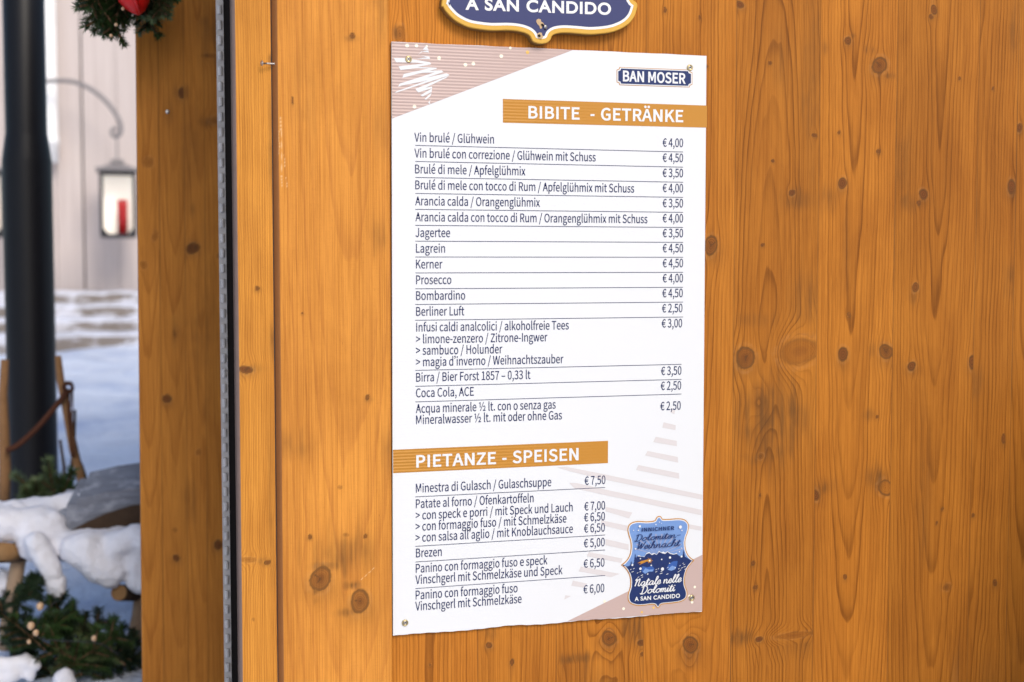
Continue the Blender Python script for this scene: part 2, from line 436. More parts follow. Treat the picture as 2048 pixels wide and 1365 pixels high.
def terrain():
    xs = np.unique(np.concatenate([np.linspace(-120, -6, 12), np.linspace(-6, 4, 70), np.linspace(4, 120, 12)]))
    ys = np.unique(np.concatenate([np.linspace(-120, -4, 10), np.linspace(-4, 0.8, 8), np.linspace(0.8, 9, 160), np.linspace(9, 120, 10)]))
    prof_y = [-200, 1.02, 1.30, 1.8, 2.3, 2.9, 4.5, 7.2, 7.9, 9, 300]
    prof_z = [0, 0, 0.50, 0.58, 0.70, 0.80, 0.90, 1.00, 1.02, 1.05, 1.05]
    Xg, Yg = np.meshgrid(xs, ys)
    Zg = np.interp(Yg, prof_y, prof_z)
    fall = sstep(-9, -5, Xg)*(1-sstep(3, 8, Xg))
    Zg = Zg*fall + 0.06*vnoise(Xg*1.7+20, Yg*1.7, 5)*(Yg > 1.2)*fall + 0.045*vnoise(Xg*5+20, Yg*4, 6)*(Yg > 1.2)*fall
    n = len(xs); idx = np.arange(Xg.size).reshape(Xg.shape)
    f = np.stack([idx[:-1, :-1], idx[:-1, 1:], idx[1:, 1:], idx[1:, :-1]], -1).reshape(-1, 4)
    me = bpy.data.meshes.new('snowy_ground')
    me.from_pydata(np.stack([Xg.ravel(), Yg.ravel(), Zg.ravel()], 1).tolist(), [], f.tolist())
    o = link('snowy_ground', me, M['snow_ground'], smooth=True); tag(o, kind='structure')
terrain()

def stone_steps():
    for i in range(4):
        mb = MB(); y = 7.25+i*0.30; z1 = 1.085+i*0.085
        # worn tread with a wavy nose
        N = 60; top = []; 
        for k in range(N+1):
            x = -4.0+8.0*k/N; wv = 0.012*math.sin(k*1.7+i*2)+0.006*math.sin(k*0.61+i)
            zz = z1+0.006*math.sin(k*2.3+i*5)
            top.append([(x, y+wv, 0.95), (x, y+wv, zz-0.015), (x, y+wv+0.02, zz), (x, y+0.34, zz+0.01), (x, y+0.34, 0.95)])
        vs = [p for r in top for p in r]; fs = []
        for k in range(N):
            for j in range(4): a = k*5+j; fs.append((a, a+5, a+6, a+1))
        mb.add(vs, fs); mb.m = [1 if q % 4 == 0 else 0 for q in range(len(fs))]
        o = mb.build('stone_step', [M['stone'], M['riser']], smooth=False); tag(o, kind='structure')
stone_steps()

# ------------------------------------------------------------------ market hut: the wall in front
def hut():
    root = thing('market_hut', (0, 0, 0), 'orange-stained wooden market hut wall that carries the menu poster and the blue sign', 'hut')
    xa = at(470, 680, .004).x          # left edge of the edge board
    xb = at(549, 680, -.004).x         # joint between edge board and trim board
    xc = at(782.3, 680, -.006).x       # right edge of the trim board
    px = lambda x, y: (lambda p: (p.x, p.z))(at(x, y, .006))
    s = ppm_wall = 0.00081
    K = []
    def k(x, y, rx, ry, kind='dark'):
        p = px(x, y); sc = (0.00074+0.00010*(x-783)/1260)*(.86 if kind == 'dark' else 1)
        K.append((p[0], p[1], rx*sc, ry*sc, kind))
    S = []
    def st(x, y, rx, ry, a, own=True):
        p = px(x, y); sc = 0.00078
        S.append((p[0], p[1], rx*sc, ry*sc, a)+((1,) if own else ()))
    for a in [(1480,10,9,7),(1540,126,4,4),(1696,82,7,9),(1759,131,14,15,'big'),(1868,20,7,10),(1862,34,5,5),(1919,157,2.5,3.5),(1986,177,2.5,3.5),
              (1629,271,6,4),(1678,265,3,4),(1757,303,5,5),(1546,322,3.5,3.5),(1584,386,8,6),(1685,367,9,13),(1847,389,9,12),(1838,406,5,6),
              (2023,374,10,14),(2039,256,7,9),(1413,133,3,4),(1422,491,13,16,'big'),(1525,490,4,4),(1831,575,7,11),(1698,630,4,5),
              (1491,716,20,18,'big'),(1599,703,36,25,'soft'),(1523,804,26,62,'flame'),(1218,1284,30,46,'flame'),(1381,1296,30,48,'flame'),(1599,706,48,44,'flame'),(1283,1330,24,30,'flame'),(1686,709,10,17),(1772,704,13,14,'big'),(1823,733,9,10),
              (1944,725,8,14),(1754,834,3.5,4),(2007,878,5,10),(1521,913,6,6,'soft'),(1520,991,3,4),(1631,991,9,11),(1771,976,14,15,'ring'),
              (1885,1018,3,3.5),(1873,1046,3,4),(1506,1127,5,5),(1511,1175,5.5,5),(1690,1154,4,6),(1894,1175,8,7,'soft'),(1946,1031,4,4),
              (1990,1166,5,7),(1518,1279,8,6),(1589,1271,34,6,'soft'),(1722,1294,2.5,4),(1676,1336,3.5,4),(1830,1353,8,9),(1980,1326,14,19,'big'),
              (1909,1357,8,9),(978,1291,7,6),(1218,1277,13,14,'big'),(1283,1286,9,7),(1286,1309,6,5),(1381,1290,14,16,'big'),(1126,1347,14,6,'soft'),
              (860,1330,3,3),(1024,1325,4,8),(1400,35,3,4),(800,70,10,14,'soft'),(1330,20,4,5)]:
        k(*a)
    for a in [(1740,101,12,9,.7),(1777,152,18,6,.7),(1643,96,14,14,.55),(1705,72,10,6,.5),(1600,400,40,22,.5),(1540,835,75,80,.85),(1480,730,24,24,.5),(1610,600,30,55,.55),
              (1655,400,26,28,.5),(1815,405,22,20,.5),(1825,595,14,12,.6),(1758,700,26,16,.6),(1950,765,20,36,.6),(1740,830,22,14,.4),(1640,975,26,18,.6),(1755,955,26,22,.7),
              (1481,1276,30,16,.75),(1590,1300,45,18,.6),(1915,1328,24,26,.95),(2034,1318,18,28,.9),(1800,325,34,70,.35),(1150,1318,34,12,1.0),(1263,1257,26,36,.85),
              (980,1265,12,16,.6),(795,66,10,14,.7),(1520,915,45,16,.6),(1560,120,20,70,.35),(1620,170,18,200,.4),(1890,1175,14,12,.5),(2030,60,14,60,.6),
              (2025,560,18,40,.5),(1500,640,50,14,.35),(1200,1350,60,20,.4),(1690,500,10,120,.3),(1850,1000,20,160,.35),(1640,60,20,80,.3)]:
        st(*a)
    X = lambda p: at(p, 1000, .006).x
    L = [(-1, X(860), .0042, .020, .02, 1.26), (X(955), X(1000), .0035, .05, .03, 1.14), (X(1113), X(1215), .0055, .030, .05, 1.06), (X(1288), X(1375), .0060, .026, .06, 1.10),
         (X(1464), X(1535), .0060, .032, -.05, .96), (X(1629), X(1700), .0046, .036, .030, 1.08), (X(1780), X(1866), .0052, .034, .034, .94),
         (X(1941), X(1930), .0046, .05, .02, .94), (X(2018), X(2050), .0058, .03, .04, .88)]  # board tones, with the light's falloff to the right worked in
    o = board('wall_panel', [M['panel'], M['side']], root, xc-.03, 1.9, 0.12, 2.75, .006, .026, L, K, S, fine=.0014, dense=(.93, 1.98), densex=(xc-.03, at(2070, 1365, .006).x))
    # trim board: smooth sawn, two big checked knots low down
    pt = lambda x, y: (lambda p: (p.x, p.z))(at(x, y, -.006))
    K = []; S = []
    def k2(x, y, rx, ry, kind='dark'):
        p = pt(x, y); K.append((p[0], p[1], rx*.00072, ry*.00072, kind))
    def s2(x, y, rx, ry, a):
        p = pt(x, y); S.append((p[0], p[1], rx*.00072, ry*.00072, a))
    for a in [(705,72,5,5),(735,795,4,5),(585,201,2,7),(620,1074,4,4),(731,1073,4,4),(692,1070,6,4,'soft'),(641,1158,20,21,'big'),(720,1203,18,20,'big'),(605,627,2,2),(680,975,4,4,'soft')]: k2(*a)
    for a in [(703,78,14,6,.5),(738,800,9,6,.5),(690,1108,60,34,.75),(655,1132,34,12,.9),(632,1184,20,8,.9),(705,1172,20,9,.8),(635,1200,18,9,.5),(770,20,26,60,.4),(762,470,20,34,.45),
              (590,890,40,30,.35),(610,180,26,90,.28),(700,1225,34,10,.6),(775,900,14,60,.4),(765,260,16,60,.3)]: s2(*a)
    pl = []
    for (x0_, y0_, x1_, y1_, wd) in [(561,235,562,262,1.4),(558,262,556,285,1.1),(563,262,563,345,1.3),(560,285,557,310,.9),(563,352,564,374,1.5),(568,310,570,335,.8),(572,355,574,375,.8),(722,1160,750,1135,.7)]:
        a, b = pt(x0_, y0_), pt(x1_, y1_); pl.append((a[0], a[1], b[0], b[1], wd*.0008))
    xm = (xb+xc)/2
    board('trim_board', [M['trim'], M['side'], M['groove']], root, xb, xc, .12, 2.75, -.006, .012, [(-9, xm+.025, .011, .05, .07, 1.0)], K, S, fine=.0014, dense=(.93, 1.98), bev=(.0085, .0035), pales=pl, bevel_mat=2)
    pe = lambda x, y: (lambda p: (p.x, p.z))(at(x, y, .004))
    K = []; S = []
    for (x, y, rx, ry, kd) in [(515,577,4,4,'dark'),(492,740,12,7,'dark'),(535,1125,6,4,'dark'),(497,1120,14,5,'soft'),(507,1240,3,3,'soft')]:
        p = pe(x, y); K.append((p[0], p[1], rx*.00072, ry*.00072, kd))
    for (x, y, rx, ry, a) in [(545,690,7,34,.95),(543,120,8,14,.7),(505,738,22,9,.5),(530,1122,16,7,.5),(542,300,8,120,.4),(543,1000,7,200,.35)]:
        p = pe(x, y); S.append((p[0], p[1], rx*.00072, ry*.00072, a))
    board('edge_board', [M['edge'], M['side'], M['end']], root, xa, xb, .12, 2.75, .004, .03, [(-9, xa-.06, .0030, .05, .01, 1.02)], K, S, fine=.0016, dense=(.93, 1.98), bev=(.0055, 0), bevel_mat=2)
    # set-back frame, black to paint the gap's shade, carrying a piano hinge
    mb = MB(); yh = .45
    x0 = at(453, 680, yh).x; mb.box((x0, yh, .12), (x0+.10, yh+.04, 2.75), bev=.002)
    mb.box((x0+.04, .034, .12), (x0+.05, yh, 2.75))
    fr = mb.build('door_frame', M['dark'], root)
    mb = MB(); hx0 = at(440, 680, yh).x; hx1 = at(454.5, 680, yh).x
    mb.box((hx0, yh-.004, .15), (hx1, yh-.001, 2.7))
    z = .15; i = 0; pitch = .0262
    while z < 2.7:
        r = (hx1-hx0)*.30
        xm_ = hx0+(hx1-hx0)*(.52 if i % 2 else .50)
        if i % 2 == 0:
            mb.lathe((xm_, yh-.0045, z), (0, 0, 1), [(0, r*.8), (.001, r), (pitch*.56, r), (pitch*.58, r*.8)], 12)
        z += pitch*.5 if i % 2 else pitch*.5; i += 1
    mb.build('piano_hinge', M['steel'], fr)
    # body of the hut behind the wall and its roof
    mb = MB()
    mb.box((x0+.06, .036, .05), (1.9, .06, 2.75)); mb.box((x0+.06, 1.7, .05), (1.9, 1.74, 2.75)); mb.box((1.86, .06, .05), (1.9, 1.7, 2.75)); mb.box((x0+.06, .5, .05), (x0+.09, 1.7, 2.75))
    mb.build('hut_body', M['side'], root)
    mb = MB()
    for sgn in (-1, 1):
        yr = .85; ye = -.16 if sgn < 0 else 1.95
        mb.hull([(-.34, yr, 3.08), (2.3, yr, 3.08), (2.3, ye, 2.72), (-.34, ye, 2.72), (-.34, yr, 3.14), (2.3, yr, 3.14), (2.3, ye, 2.78), (-.34, ye, 2.78)])
    mb.build('roof', M['side'], root)
    # unseen block added right of the poster to darken the wall's lower right
    wx = at(2048, 1365, 0).x+.07
    mb = MB(); mb.box((wx+.03, -1.15, .05), (wx+1.6, .004, 1.36), bev=.003); cn = mb.build('shade_block', M['groove'], root)
    mb = MB(); mb.box((wx, -1.25, 1.363), (wx+1.65, .003, 1.40), bev=.004); mb.build('shade_block_top', M['edge_plain'], cn)
    return root
hut_root = hut()
# ------------------------------------------------------------------ flat shapes and lettering
GLYPH = json.loads(r'''{" ":[224,[]],",":[278,[[75,-190,153,-140,203,-69,221,19,212,77,185,113,144,126,110,118,85,96,75,62,84,28,109,6,142,-2,153,-1,140,-57,106,-102,53,-136]]],"-":[347,[[46,245,302,245,302,315,46,315]]],".":[278,[[139,-13,172,-4,196,20,205,56,196,93,172,117,139,126,105,117,82,93,73,56,82,20,105,-4]]],"/":[392,[[11,-179,78,-179,377,794,311,794]]],"0":[555,[[278,-13,372,11,444,82,490,201,506,369,490,535,444,653,372,723,278,746,183,723,112,653,66,535,50,369,66,201,112,82,183,11],[278,61,221,79,177,134,148,230,138,369,148,507,177,602,221,657,278,674,335,657,379,602,408,507,418,369,408,230,379,134,335,79]]],"1":[555,[[88,0,490,0,490,76,343,76,343,733,273,733,206,703,121,681,121,623,252,623,252,76,88,76]]],"2":[555,[[44,0,505,0,505,79,302,79,182,72,333,231,434,383,470,531,455,620,412,687,345,731,256,746,172,733,102,696,40,639,93,587,137,631,188,661,245,672,321,653,365,602,380,527,344,393,233,238,44,54]]],"3":[555,[[263,-13,355,1,430,42,481,108,499,196,478,285,423,347,344,382,344,387,413,425,458,484,474,563,458,641,414,698,346,734,260,746,182,735,115,704,56,659,105,601,150,638,201,663,257,672,323,658,366,617,381,556,371,501,337,457,274,427,178,416,178,346,285,336,356,306,394,260,406,199,387,126,335,80,257,63,183,75,124,106,76,147,29,88,86,38,162,1]]],"4":[555,[[340,0,426,0,426,202,524,202,524,275,426,275,426,733,325,733,20,262,20,202,340,202],[340,275,115,275,282,525,341,633,345,633,340,500]]],"5":[555,[[262,-13,352,4,428,53,482,131,502,238,485,343,437,416,367,458,281,472,222,464,171,443,190,655,466,655,466,733,110,733,86,391,135,360,193,392,257,403,337,383,390,326,409,236,388,144,332,84,253,63,178,75,119,104,73,144,27,84,85,37,161,1]]],"6":[555,[[301,-13,382,4,449,53,495,128,512,225,498,326,457,398,392,441,308,455,250,445,192,414,142,367,159,510,200,604,259,656,331,671,395,656,447,615,499,671,453,710,396,737,327,746,225,725,138,656,78,533,56,350,75,191,126,78,204,10],[144,294,194,348,245,378,293,387,367,367,411,311,425,225,409,138,364,80,301,59,222,86,169,166]]],"7":[555,[[198,0,293,0,308,196,341,364,404,520,508,678,508,733,49,733,49,655,405,655,290,458,226,249]]],"8":[555,[[280,-13,374,2,446,42,493,102,509,176,492,263,446,325,386,369,386,374,430,418,468,479,483,551,469,629,430,690,366,730,282,744,179,721,108,656,81,558,95,488,131,432,180,389,180,385,116,338,66,270,46,182,63,104,112,42,186,2],[330,398,248,435,188,486,164,558,179,620,221,661,281,676,348,659,390,612,405,546,397,494,371,444],[281,55,202,73,147,120,127,190,140,256,176,312,228,356,325,314,395,260,422,179,404,114,355,71]]],"9":[555,[[235,-13,334,9,420,81,479,209,501,398,482,551,431,660,352,725,254,746,173,729,106,681,61,606,44,508,58,409,99,336,163,293,246,278,307,289,365,320,415,367,397,224,356,130,299,79,232,63,164,78,108,119,58,62,104,23,163,-3],[414,444,364,388,312,356,261,346,188,366,145,423,130,508,147,596,191,654,255,675,335,649,389,571]]],">":[555,[[38,146,518,335,518,407,38,596,38,517,274,429,424,373,424,369,274,313,38,226]]],"A":[608,[[4,0,97,0,168,224,436,224,506,0,604,0,355,733,252,733],[191,297,227,410,300,658,304,658,378,410,413,297]]],"B":[657,[[101,0,334,0,447,13,535,54,592,121,612,215,593,301,540,359,463,390,463,395,522,430,558,485,570,554,552,637,500,692,420,723,318,733,101,733],[193,422,193,660,306,660,402,649,460,611,479,542,461,478,404,437,302,422],[193,74,193,350,321,350,430,336,498,293,521,218,497,137,429,89,321,74]]],"C":[638,[[377,-13,465,-1,539,35,602,92,551,151,502,106,446,78,381,68,286,89,215,149,169,244,153,369,170,493,217,586,290,645,384,665,442,656,492,632,534,596,584,656,533,700,465,733,383,746,254,720,151,645,83,526,58,366,82,206,149,87,250,13]]],"E":[589,[[101,0,534,0,534,79,193,79,193,346,471,346,471,425,193,425,193,655,523,655,523,733,101,733]]],"F":[552,[[101,0,193,0,193,329,473,329,473,407,193,407,193,655,523,655,523,733,101,733]]],"G":[689,[[389,-13,481,-2,557,28,615,72,615,380,374,380,374,303,530,303,530,111,473,79,398,68,294,89,217,149,169,244,153,369,170,493,220,586,297,645,397,665,462,656,514,631,555,596,605,656,554,699,485,733,394,746,260,720,153,645,83,526,58,366,83,206,151,87,256,13]]],"H":[728,[[101,0,193,0,193,346,535,346,535,0,628,0,628,733,535,733,535,426,193,426,193,733,101,733]]],"I":[293,[[101,0,193,0,193,733,101,733]]],"J":[535,[[237,-13,329,5,392,53,428,126,439,215,439,733,346,733,346,224,333,134,294,84,228,68,179,76,137,103,101,151,35,103,86,39,153,0]]],"K":[646,[[101,0,193,0,193,232,319,382,539,0,642,0,377,455,607,733,502,733,195,365,193,365,193,733,101,733]]],"L":[543,[[101,0,514,0,514,79,193,79,193,733,101,733]]],"M":[812,[[101,0,184,0,184,406,180,514,172,622,176,622,235,455,374,74,436,74,574,455,633,622,637,622,629,514,625,406,625,0,711,0,711,733,600,733,460,341,409,188,405,188,352,341,212,733,101,733]]],"N":[723,[[101,0,188,0,188,385,184,501,177,614,181,614,260,463,527,0,622,0,622,733,534,733,534,352,538,235,547,120,542,120,463,271,195,733,101,733]]],"O":[742,[[371,-13,498,14,597,90,661,210,684,369,661,527,597,646,498,720,371,746,245,720,146,646,81,527,58,369,81,210,146,90,245,14],[371,68,281,89,213,150,169,245,153,369,169,493,213,586,281,645,371,665,461,645,530,586,574,493,589,369,574,245,530,150,461,89]]],"P":[633,[[101,0,193,0,193,292,314,292,424,306,510,347,565,417,584,518,564,619,509,686,422,722,310,733,101,733],[193,367,193,658,298,658,383,651,444,628,480,585,492,518,472,432,409,383,302,367]]],"R":[635,[[193,385,193,658,316,658,413,646,474,605,494,528,474,448,413,401,316,385],[503,0,607,0,421,321,508,360,565,429,586,528,567,624,514,688,433,723,330,733,101,733,101,0,193,0,193,311,325,311]]],"S":[596,[[304,-13,408,3,486,48,536,114,553,195,533,286,479,348,402,391,298,436,241,463,195,501,176,559,193,616,241,652,313,665,377,657,432,634,480,597,528,656,469,703,396,735,313,746,221,732,148,692,99,630,82,552,106,462,162,402,231,364,336,318,399,287,443,248,459,187,441,125,388,83,305,68,230,79,162,111,103,159,48,95,119,38,205,0]]],"T":[599,[[253,0,346,0,346,655,568,655,568,733,31,733,31,655,253,655]]],"V":[575,[[235,0,342,0,575,733,481,733,363,336,292,94,288,94,217,336,98,733,1,733]]],"W":[878,[[181,0,291,0,400,442,437,609,441,609,477,442,588,0,700,0,851,733,763,733,684,334,644,96,638,96,586,334,484,733,399,733,298,334,246,96,242,96,198,334,121,733,26,733]]],"Z":[603,[[50,0,556,0,556,79,164,79,551,678,551,733,85,733,85,655,437,655,50,56]]],"a":[563,[[217,-13,282,-2,342,26,397,65,400,65,408,0,483,0,483,334,472,426,439,496,381,541,295,557,212,546,139,519,82,486,117,423,191,463,280,481,349,461,383,411,392,344,243,318,139,277,79,219,59,141,80,58,136,5],[243,61,194,70,160,97,147,147,170,209,247,254,392,283,392,132,317,79]]],"b":[618,[[331,-13,420,7,496,64,548,156,567,280,553,394,512,482,444,538,351,557,291,547,233,520,180,481,184,578,184,796,92,796,92,0,165,0,173,56,177,56,253,5],[316,64,254,76,184,120,184,406,258,461,328,480,412,455,458,385,472,279,452,164,397,90]]],"c":[510,[[306,-13,370,-5,429,19,482,55,442,117,384,79,314,63,226,89,167,162,146,271,168,381,229,454,317,480,375,467,425,433,471,493,429,525,377,548,313,557,213,538,130,482,73,392,52,271,71,151,125,62,206,6]]],"d":[620,[[277,-13,339,-2,395,25,442,64,445,64,453,0,528,0,528,796,436,796,436,587,441,494,394,528,346,550,288,557,199,537,124,480,72,390,53,271,69,150,114,61,185,6],[297,64,216,89,165,160,147,272,168,381,225,454,304,480,370,467,436,423,436,138,391,97,345,72]]],"e":[554,[[312,-13,411,3,490,42,458,103,395,71,322,60,231,84,169,149,142,250,508,250,512,302,498,407,456,488,388,539,295,557,205,537,127,481,73,390,52,271,72,151,128,62,210,6],[141,315,169,407,225,464,297,484,370,465,416,408,432,315]]],"f":[325,[[33,469,107,469,107,0,198,0,198,469,313,469,313,543,198,543,198,629,206,688,232,724,275,736,305,733,336,721,356,792,314,805,265,809,176,787,124,726,107,630,107,543,33,538]]],"g":[564,[[275,-250,389,-235,476,-194,531,-134,550,-62,529,11,466,54,361,67,254,67,197,75,167,96,159,126,169,163,194,191,233,177,274,172,376,195,446,261,473,361,461,425,429,473,540,473,540,543,351,543,317,553,274,557,196,544,132,505,87,444,71,363,81,303,108,253,142,217,142,213,114,188,91,154,82,112,96,58,131,23,131,18,88,-17,60,-59,51,-105,80,-184,158,-233],[274,234,217,250,175,295,159,363,175,432,216,475,274,490,333,475,375,432,390,363,374,295,332,250],[288,-187,203,-175,150,-142,131,-92,144,-45,186,0,223,-6,256,-8,350,-8,411,-15,448,-36,460,-77,439,-130,379,-171]]],"h":[607,[[92,0,184,0,184,394,234,440,281,468,332,477,391,462,424,415,435,332,435,0,526,0,526,344,516,436,486,502,434,543,360,557,292,545,233,512,180,466,184,578,184,796,92,796]]],"i":[275,[[92,0,184,0,184,543,92,543],[138,655,170,663,191,684,199,716,191,747,170,768,138,775,106,768,86,747,78,716,86,684,106,663]]],"k":[552,[[92,0,182,0,182,143,284,262,443,0,542,0,337,324,518,543,416,543,186,257,182,257,182,796,92,796]]],"l":[284,[[188,-13,219,-11,241,-5,228,65,209,63,191,72,184,102,184,796,92,796,92,108,102,42,133,1]]],"m":[926,[[92,0,184,0,184,394,255,457,320,477,377,462,410,415,421,332,421,0,512,0,512,394,584,457,649,477,706,462,739,415,750,332,750,0,841,0,841,344,831,436,801,502,750,543,677,557,613,544,554,507,497,453,467,509,418,544,347,557,285,545,229,511,178,464,176,464,167,543,92,543]]],"n":[610,[[92,0,184,0,184,394,234,440,281,468,332,477,391,462,424,415,435,332,435,0,526,0,526,344,516,436,486,502,434,543,360,557,291,545,231,511,178,464,176,464,167,543,92,543]]],"o":[606,[[303,-13,398,6,479,62,534,151,554,271,534,392,479,482,398,538,303,557,208,538,128,482,73,392,52,271,73,151,128,62,208,6],[303,63,221,89,166,162,146,271,166,381,221,454,303,480,386,454,441,381,461,271,441,162,386,89]]],"p":[620,[[92,-229,184,-229,184,-45,181,50,256,3,331,-13,420,7,496,64,548,156,567,280,553,394,512,482,444,538,351,557,289,546,231,518,178,480,176,480,167,543,92,543],[316,64,255,76,184,120,184,406,259,461,328,480,412,455,458,385,472,279,452,164,397,90]]],"q":[620,[[436,-229,528,-229,528,543,455,543,446,492,444,492,397,528,346,550,288,557,199,537,124,480,72,390,53,271,69,150,114,61,185,6,277,-13,338,-3,393,24,441,63,436,-36],[297,64,216,89,165,160,147,272,168,381,225,454,304,480,370,467,436,423,436,138,391,97,345,72]]],"r":[388,[[92,0,184,0,184,349,225,423,273,463,320,475,348,473,373,466,390,545,364,555,332,557,274,543,222,504,178,444,176,444,167,543,92,543]]],"s":[468,[[234,-13,342,9,409,67,431,148,406,230,344,280,266,313,209,336,166,365,149,407,160,447,193,475,250,486,316,472,373,438,417,495,370,526,313,549,249,557,148,536,84,481,62,403,86,327,145,279,220,246,279,222,325,189,344,143,332,100,297,70,237,58,177,66,125,89,76,123,32,62,90,23,159,-3]]],"t":[377,[[262,-13,314,-7,363,7,345,76,315,66,283,61,233,73,207,109,199,165,199,469,347,469,347,543,199,543,199,696,123,696,113,543,27,538,27,469,108,469,108,168,116,94,142,37,189,0]]],"u":[607,[[251,-13,319,-1,378,33,430,85,433,85,440,0,516,0,516,543,425,543,425,158,376,106,330,76,278,66,220,81,187,128,176,210,176,543,84,543,84,199,94,107,124,41,176,1]]],"v":[521,[[209,0,316,0,508,543,418,543,315,234,265,74,260,74,210,234,108,543,13,543]]],"w":[802,[[178,0,284,0,361,291,398,449,403,449,440,293,518,0,629,0,776,543,688,543,609,229,576,78,571,78,533,229,448,543,359,543,274,229,238,78,233,78,201,229,120,543,27,543]]],"x":[498,[[15,0,111,0,184,127,239,224,244,224,303,127,383,0,483,0,304,274,469,543,374,543,307,424,259,333,254,333,201,424,128,543,29,543,194,283]]],"z":[475,[[35,0,446,0,446,74,150,74,437,494,437,543,66,543,66,469,321,469,35,49]]],"½":[903,[[166,298,236,298,236,733,178,733,131,706,71,688,71,642,166,642],[178,-13,241,-13,645,746,583,746],[551,0,850,0,850,61,665,61,749,149,806,228,827,308,809,386,759,433,683,449,626,438,576,409,537,365,580,326,622,372,673,390,718,379,748,347,758,298,735,229,665,147,551,41]]],"ä":[563,[[217,-13,282,-2,342,26,397,65,400,65,408,0,483,0,483,334,472,426,439,496,381,541,295,557,212,546,139,519,82,486,117,423,191,463,280,481,349,461,383,411,392,344,243,318,139,277,79,219,59,141,80,58,136,5],[243,61,194,70,160,97,147,147,170,209,247,254,392,283,392,132,317,79],[191,657,231,673,247,712,231,751,191,767,152,751,136,712,152,673],[406,657,446,673,462,712,446,751,406,767,366,751,350,712,366,673]]],"é":[554,[[312,-13,411,3,490,42,458,103,395,71,322,60,231,84,169,149,142,250,508,250,512,302,498,407,456,488,388,539,295,557,205,537,127,481,73,390,52,271,72,151,128,62,210,6],[141,315,169,407,225,464,297,484,370,465,416,408,432,315],[279,640,453,812,390,872,232,686]]],"ü":[607,[[251,-13,319,-1,378,33,430,85,433,85,440,0,516,0,516,543,425,543,425,158,376,106,330,76,278,66,220,81,187,128,176,210,176,543,84,543,84,199,94,107,124,41,176,1],[195,657,235,673,251,712,235,751,195,767,156,751,140,712,156,673],[410,657,450,673,466,712,450,751,410,767,371,751,355,712,371,673]]],"–":[536,[[46,250,490,250,490,312,46,312]]],"’":[248,[[51,599,72,561,133,603,179,667,197,748,186,797,158,831,118,843,80,834,58,809,50,778,58,746,80,723,113,714,128,717,140,722,129,677,98,633]]],"€":[555,[[25,391,92,391,91,356,92,315,25,311,25,262,98,262,130,146,186,59,263,6,356,-13,431,-1,495,35,548,91,495,139,455,96,412,70,362,61,282,85,224,154,191,262,431,262,431,316,185,316,184,358,185,391,475,391,475,446,190,446,223,558,283,628,369,653,413,645,451,622,484,587,537,638,492,683,436,715,371,726,271,707,189,652,130,564,97,446,25,440]]]}''')
_d = [c for c in GLYPH['ä'][1] if min(c[1::2]) > 560]
_cx = sum(min(c[::2])+max(c[::2]) for c in _d)/2/len(_d)
GLYPH['Ä'] = (GLYPH['A'][0], GLYPH['A'][1]+[[v+GLYPH['A'][0]/2-_cx if i % 2 == 0 else v+185 for i, v in enumerate(c)] for c in _d])
def spline(pts, closed=True, k=6):
    P = [Vector(p) for p in pts]; n = len(P); out = []
    rng = range(n) if closed else range(n-1)
    for i in rng:
        g = lambda j: P[j % n] if closed else P[min(max(j, 0), n-1)]
        a, b, c, d = g(i-1), g(i), g(i+1), g(i+2)
        for j in range(k):
            t = j/k
            out.append(0.5*((2*b)+(c-a)*t+(2*a-5*b+4*c-d)*t*t+(3*b-a-3*c+d)*t**3))
    if not closed: out.append(P[-1])
    return out
def inset(pts, d):
    P = [Vector(p) for p in pts]; n = len(P)
    area = sum(P[i].x*P[(i+1) % n].y-P[(i+1) % n].x*P[i].y for i in range(n))
    s = 1 if area > 0 else -1; out = []
    for i in range(n):
        a, b, c = P[i-2], P[i], P[(i+2) % n]
        t = (c-a); t = t.normalized() if t.length > 1e-9 else Vector((1, 0))
        out.append(b+Vector((-t.y, t.x))*d*s)
    return out
def poly_mesh(name, polys, y):
    """polys: lists of (X, Z) world points -> one flat mesh on the plane y, facing -Y"""
    vs = []; fs = []
    for j, p in enumerate(polys):
        b = len(vs); n = len(p)
        ar = sum(p[i][0]*p[(i+1) % n][1]-p[(i+1) % n][0]*p[i][1] for i in range(n))
        q = p if ar > 0 else p[::-1]
        tri = geometry.tessellate_polygon([[Vector((a, b_, 0)) for a, b_ in q]])
        vs += [(a, y, b_) for a, b_ in q]
        for t in tri:
            a, c, d = t
            A, C, D = q[a], q[c], q[d]
            cr = (C[0]-A[0])*(D[1]-A[1])-(C[1]-A[1])*(D[0]-A[0])
            if abs(cr) < 1e-14: continue
            fs.append((b+a, b+c, b+d) if cr > 0 else (b+a, b+d, b+c))
    me = bpy.data.meshes.new(name); me.from_pydata(vs, [], fs); me.update(); return me
def w2(px, py, y=0.0):
    p = at(px, py, y); return (p.x, p.z)
def curve_to_mesh(c, name):
    o = bpy.data.objects.new('tmp', c); COL.objects.link(o)
    dg = bpy.context.evaluated_depsgraph_get(); dg.update()
    me = bpy.data.meshes.new_from_object(o.evaluated_get(dg)); me.name = name
    bpy.data.objects.remove(o); bpy.data.curves.remove(c); return me
BOLD = {'N': [64,-27, 64,760, 222,760, 505,262, 505,760, 659,760, 659,-27, 505,-27, 218,482, 218,-27],
        'M': [64,-27, 64,760, 240,760, 406,318, 572,760, 748,760, 748,-27, 604,-27, 604,470, 466,105, 346,105, 208,470, 208,-27]}
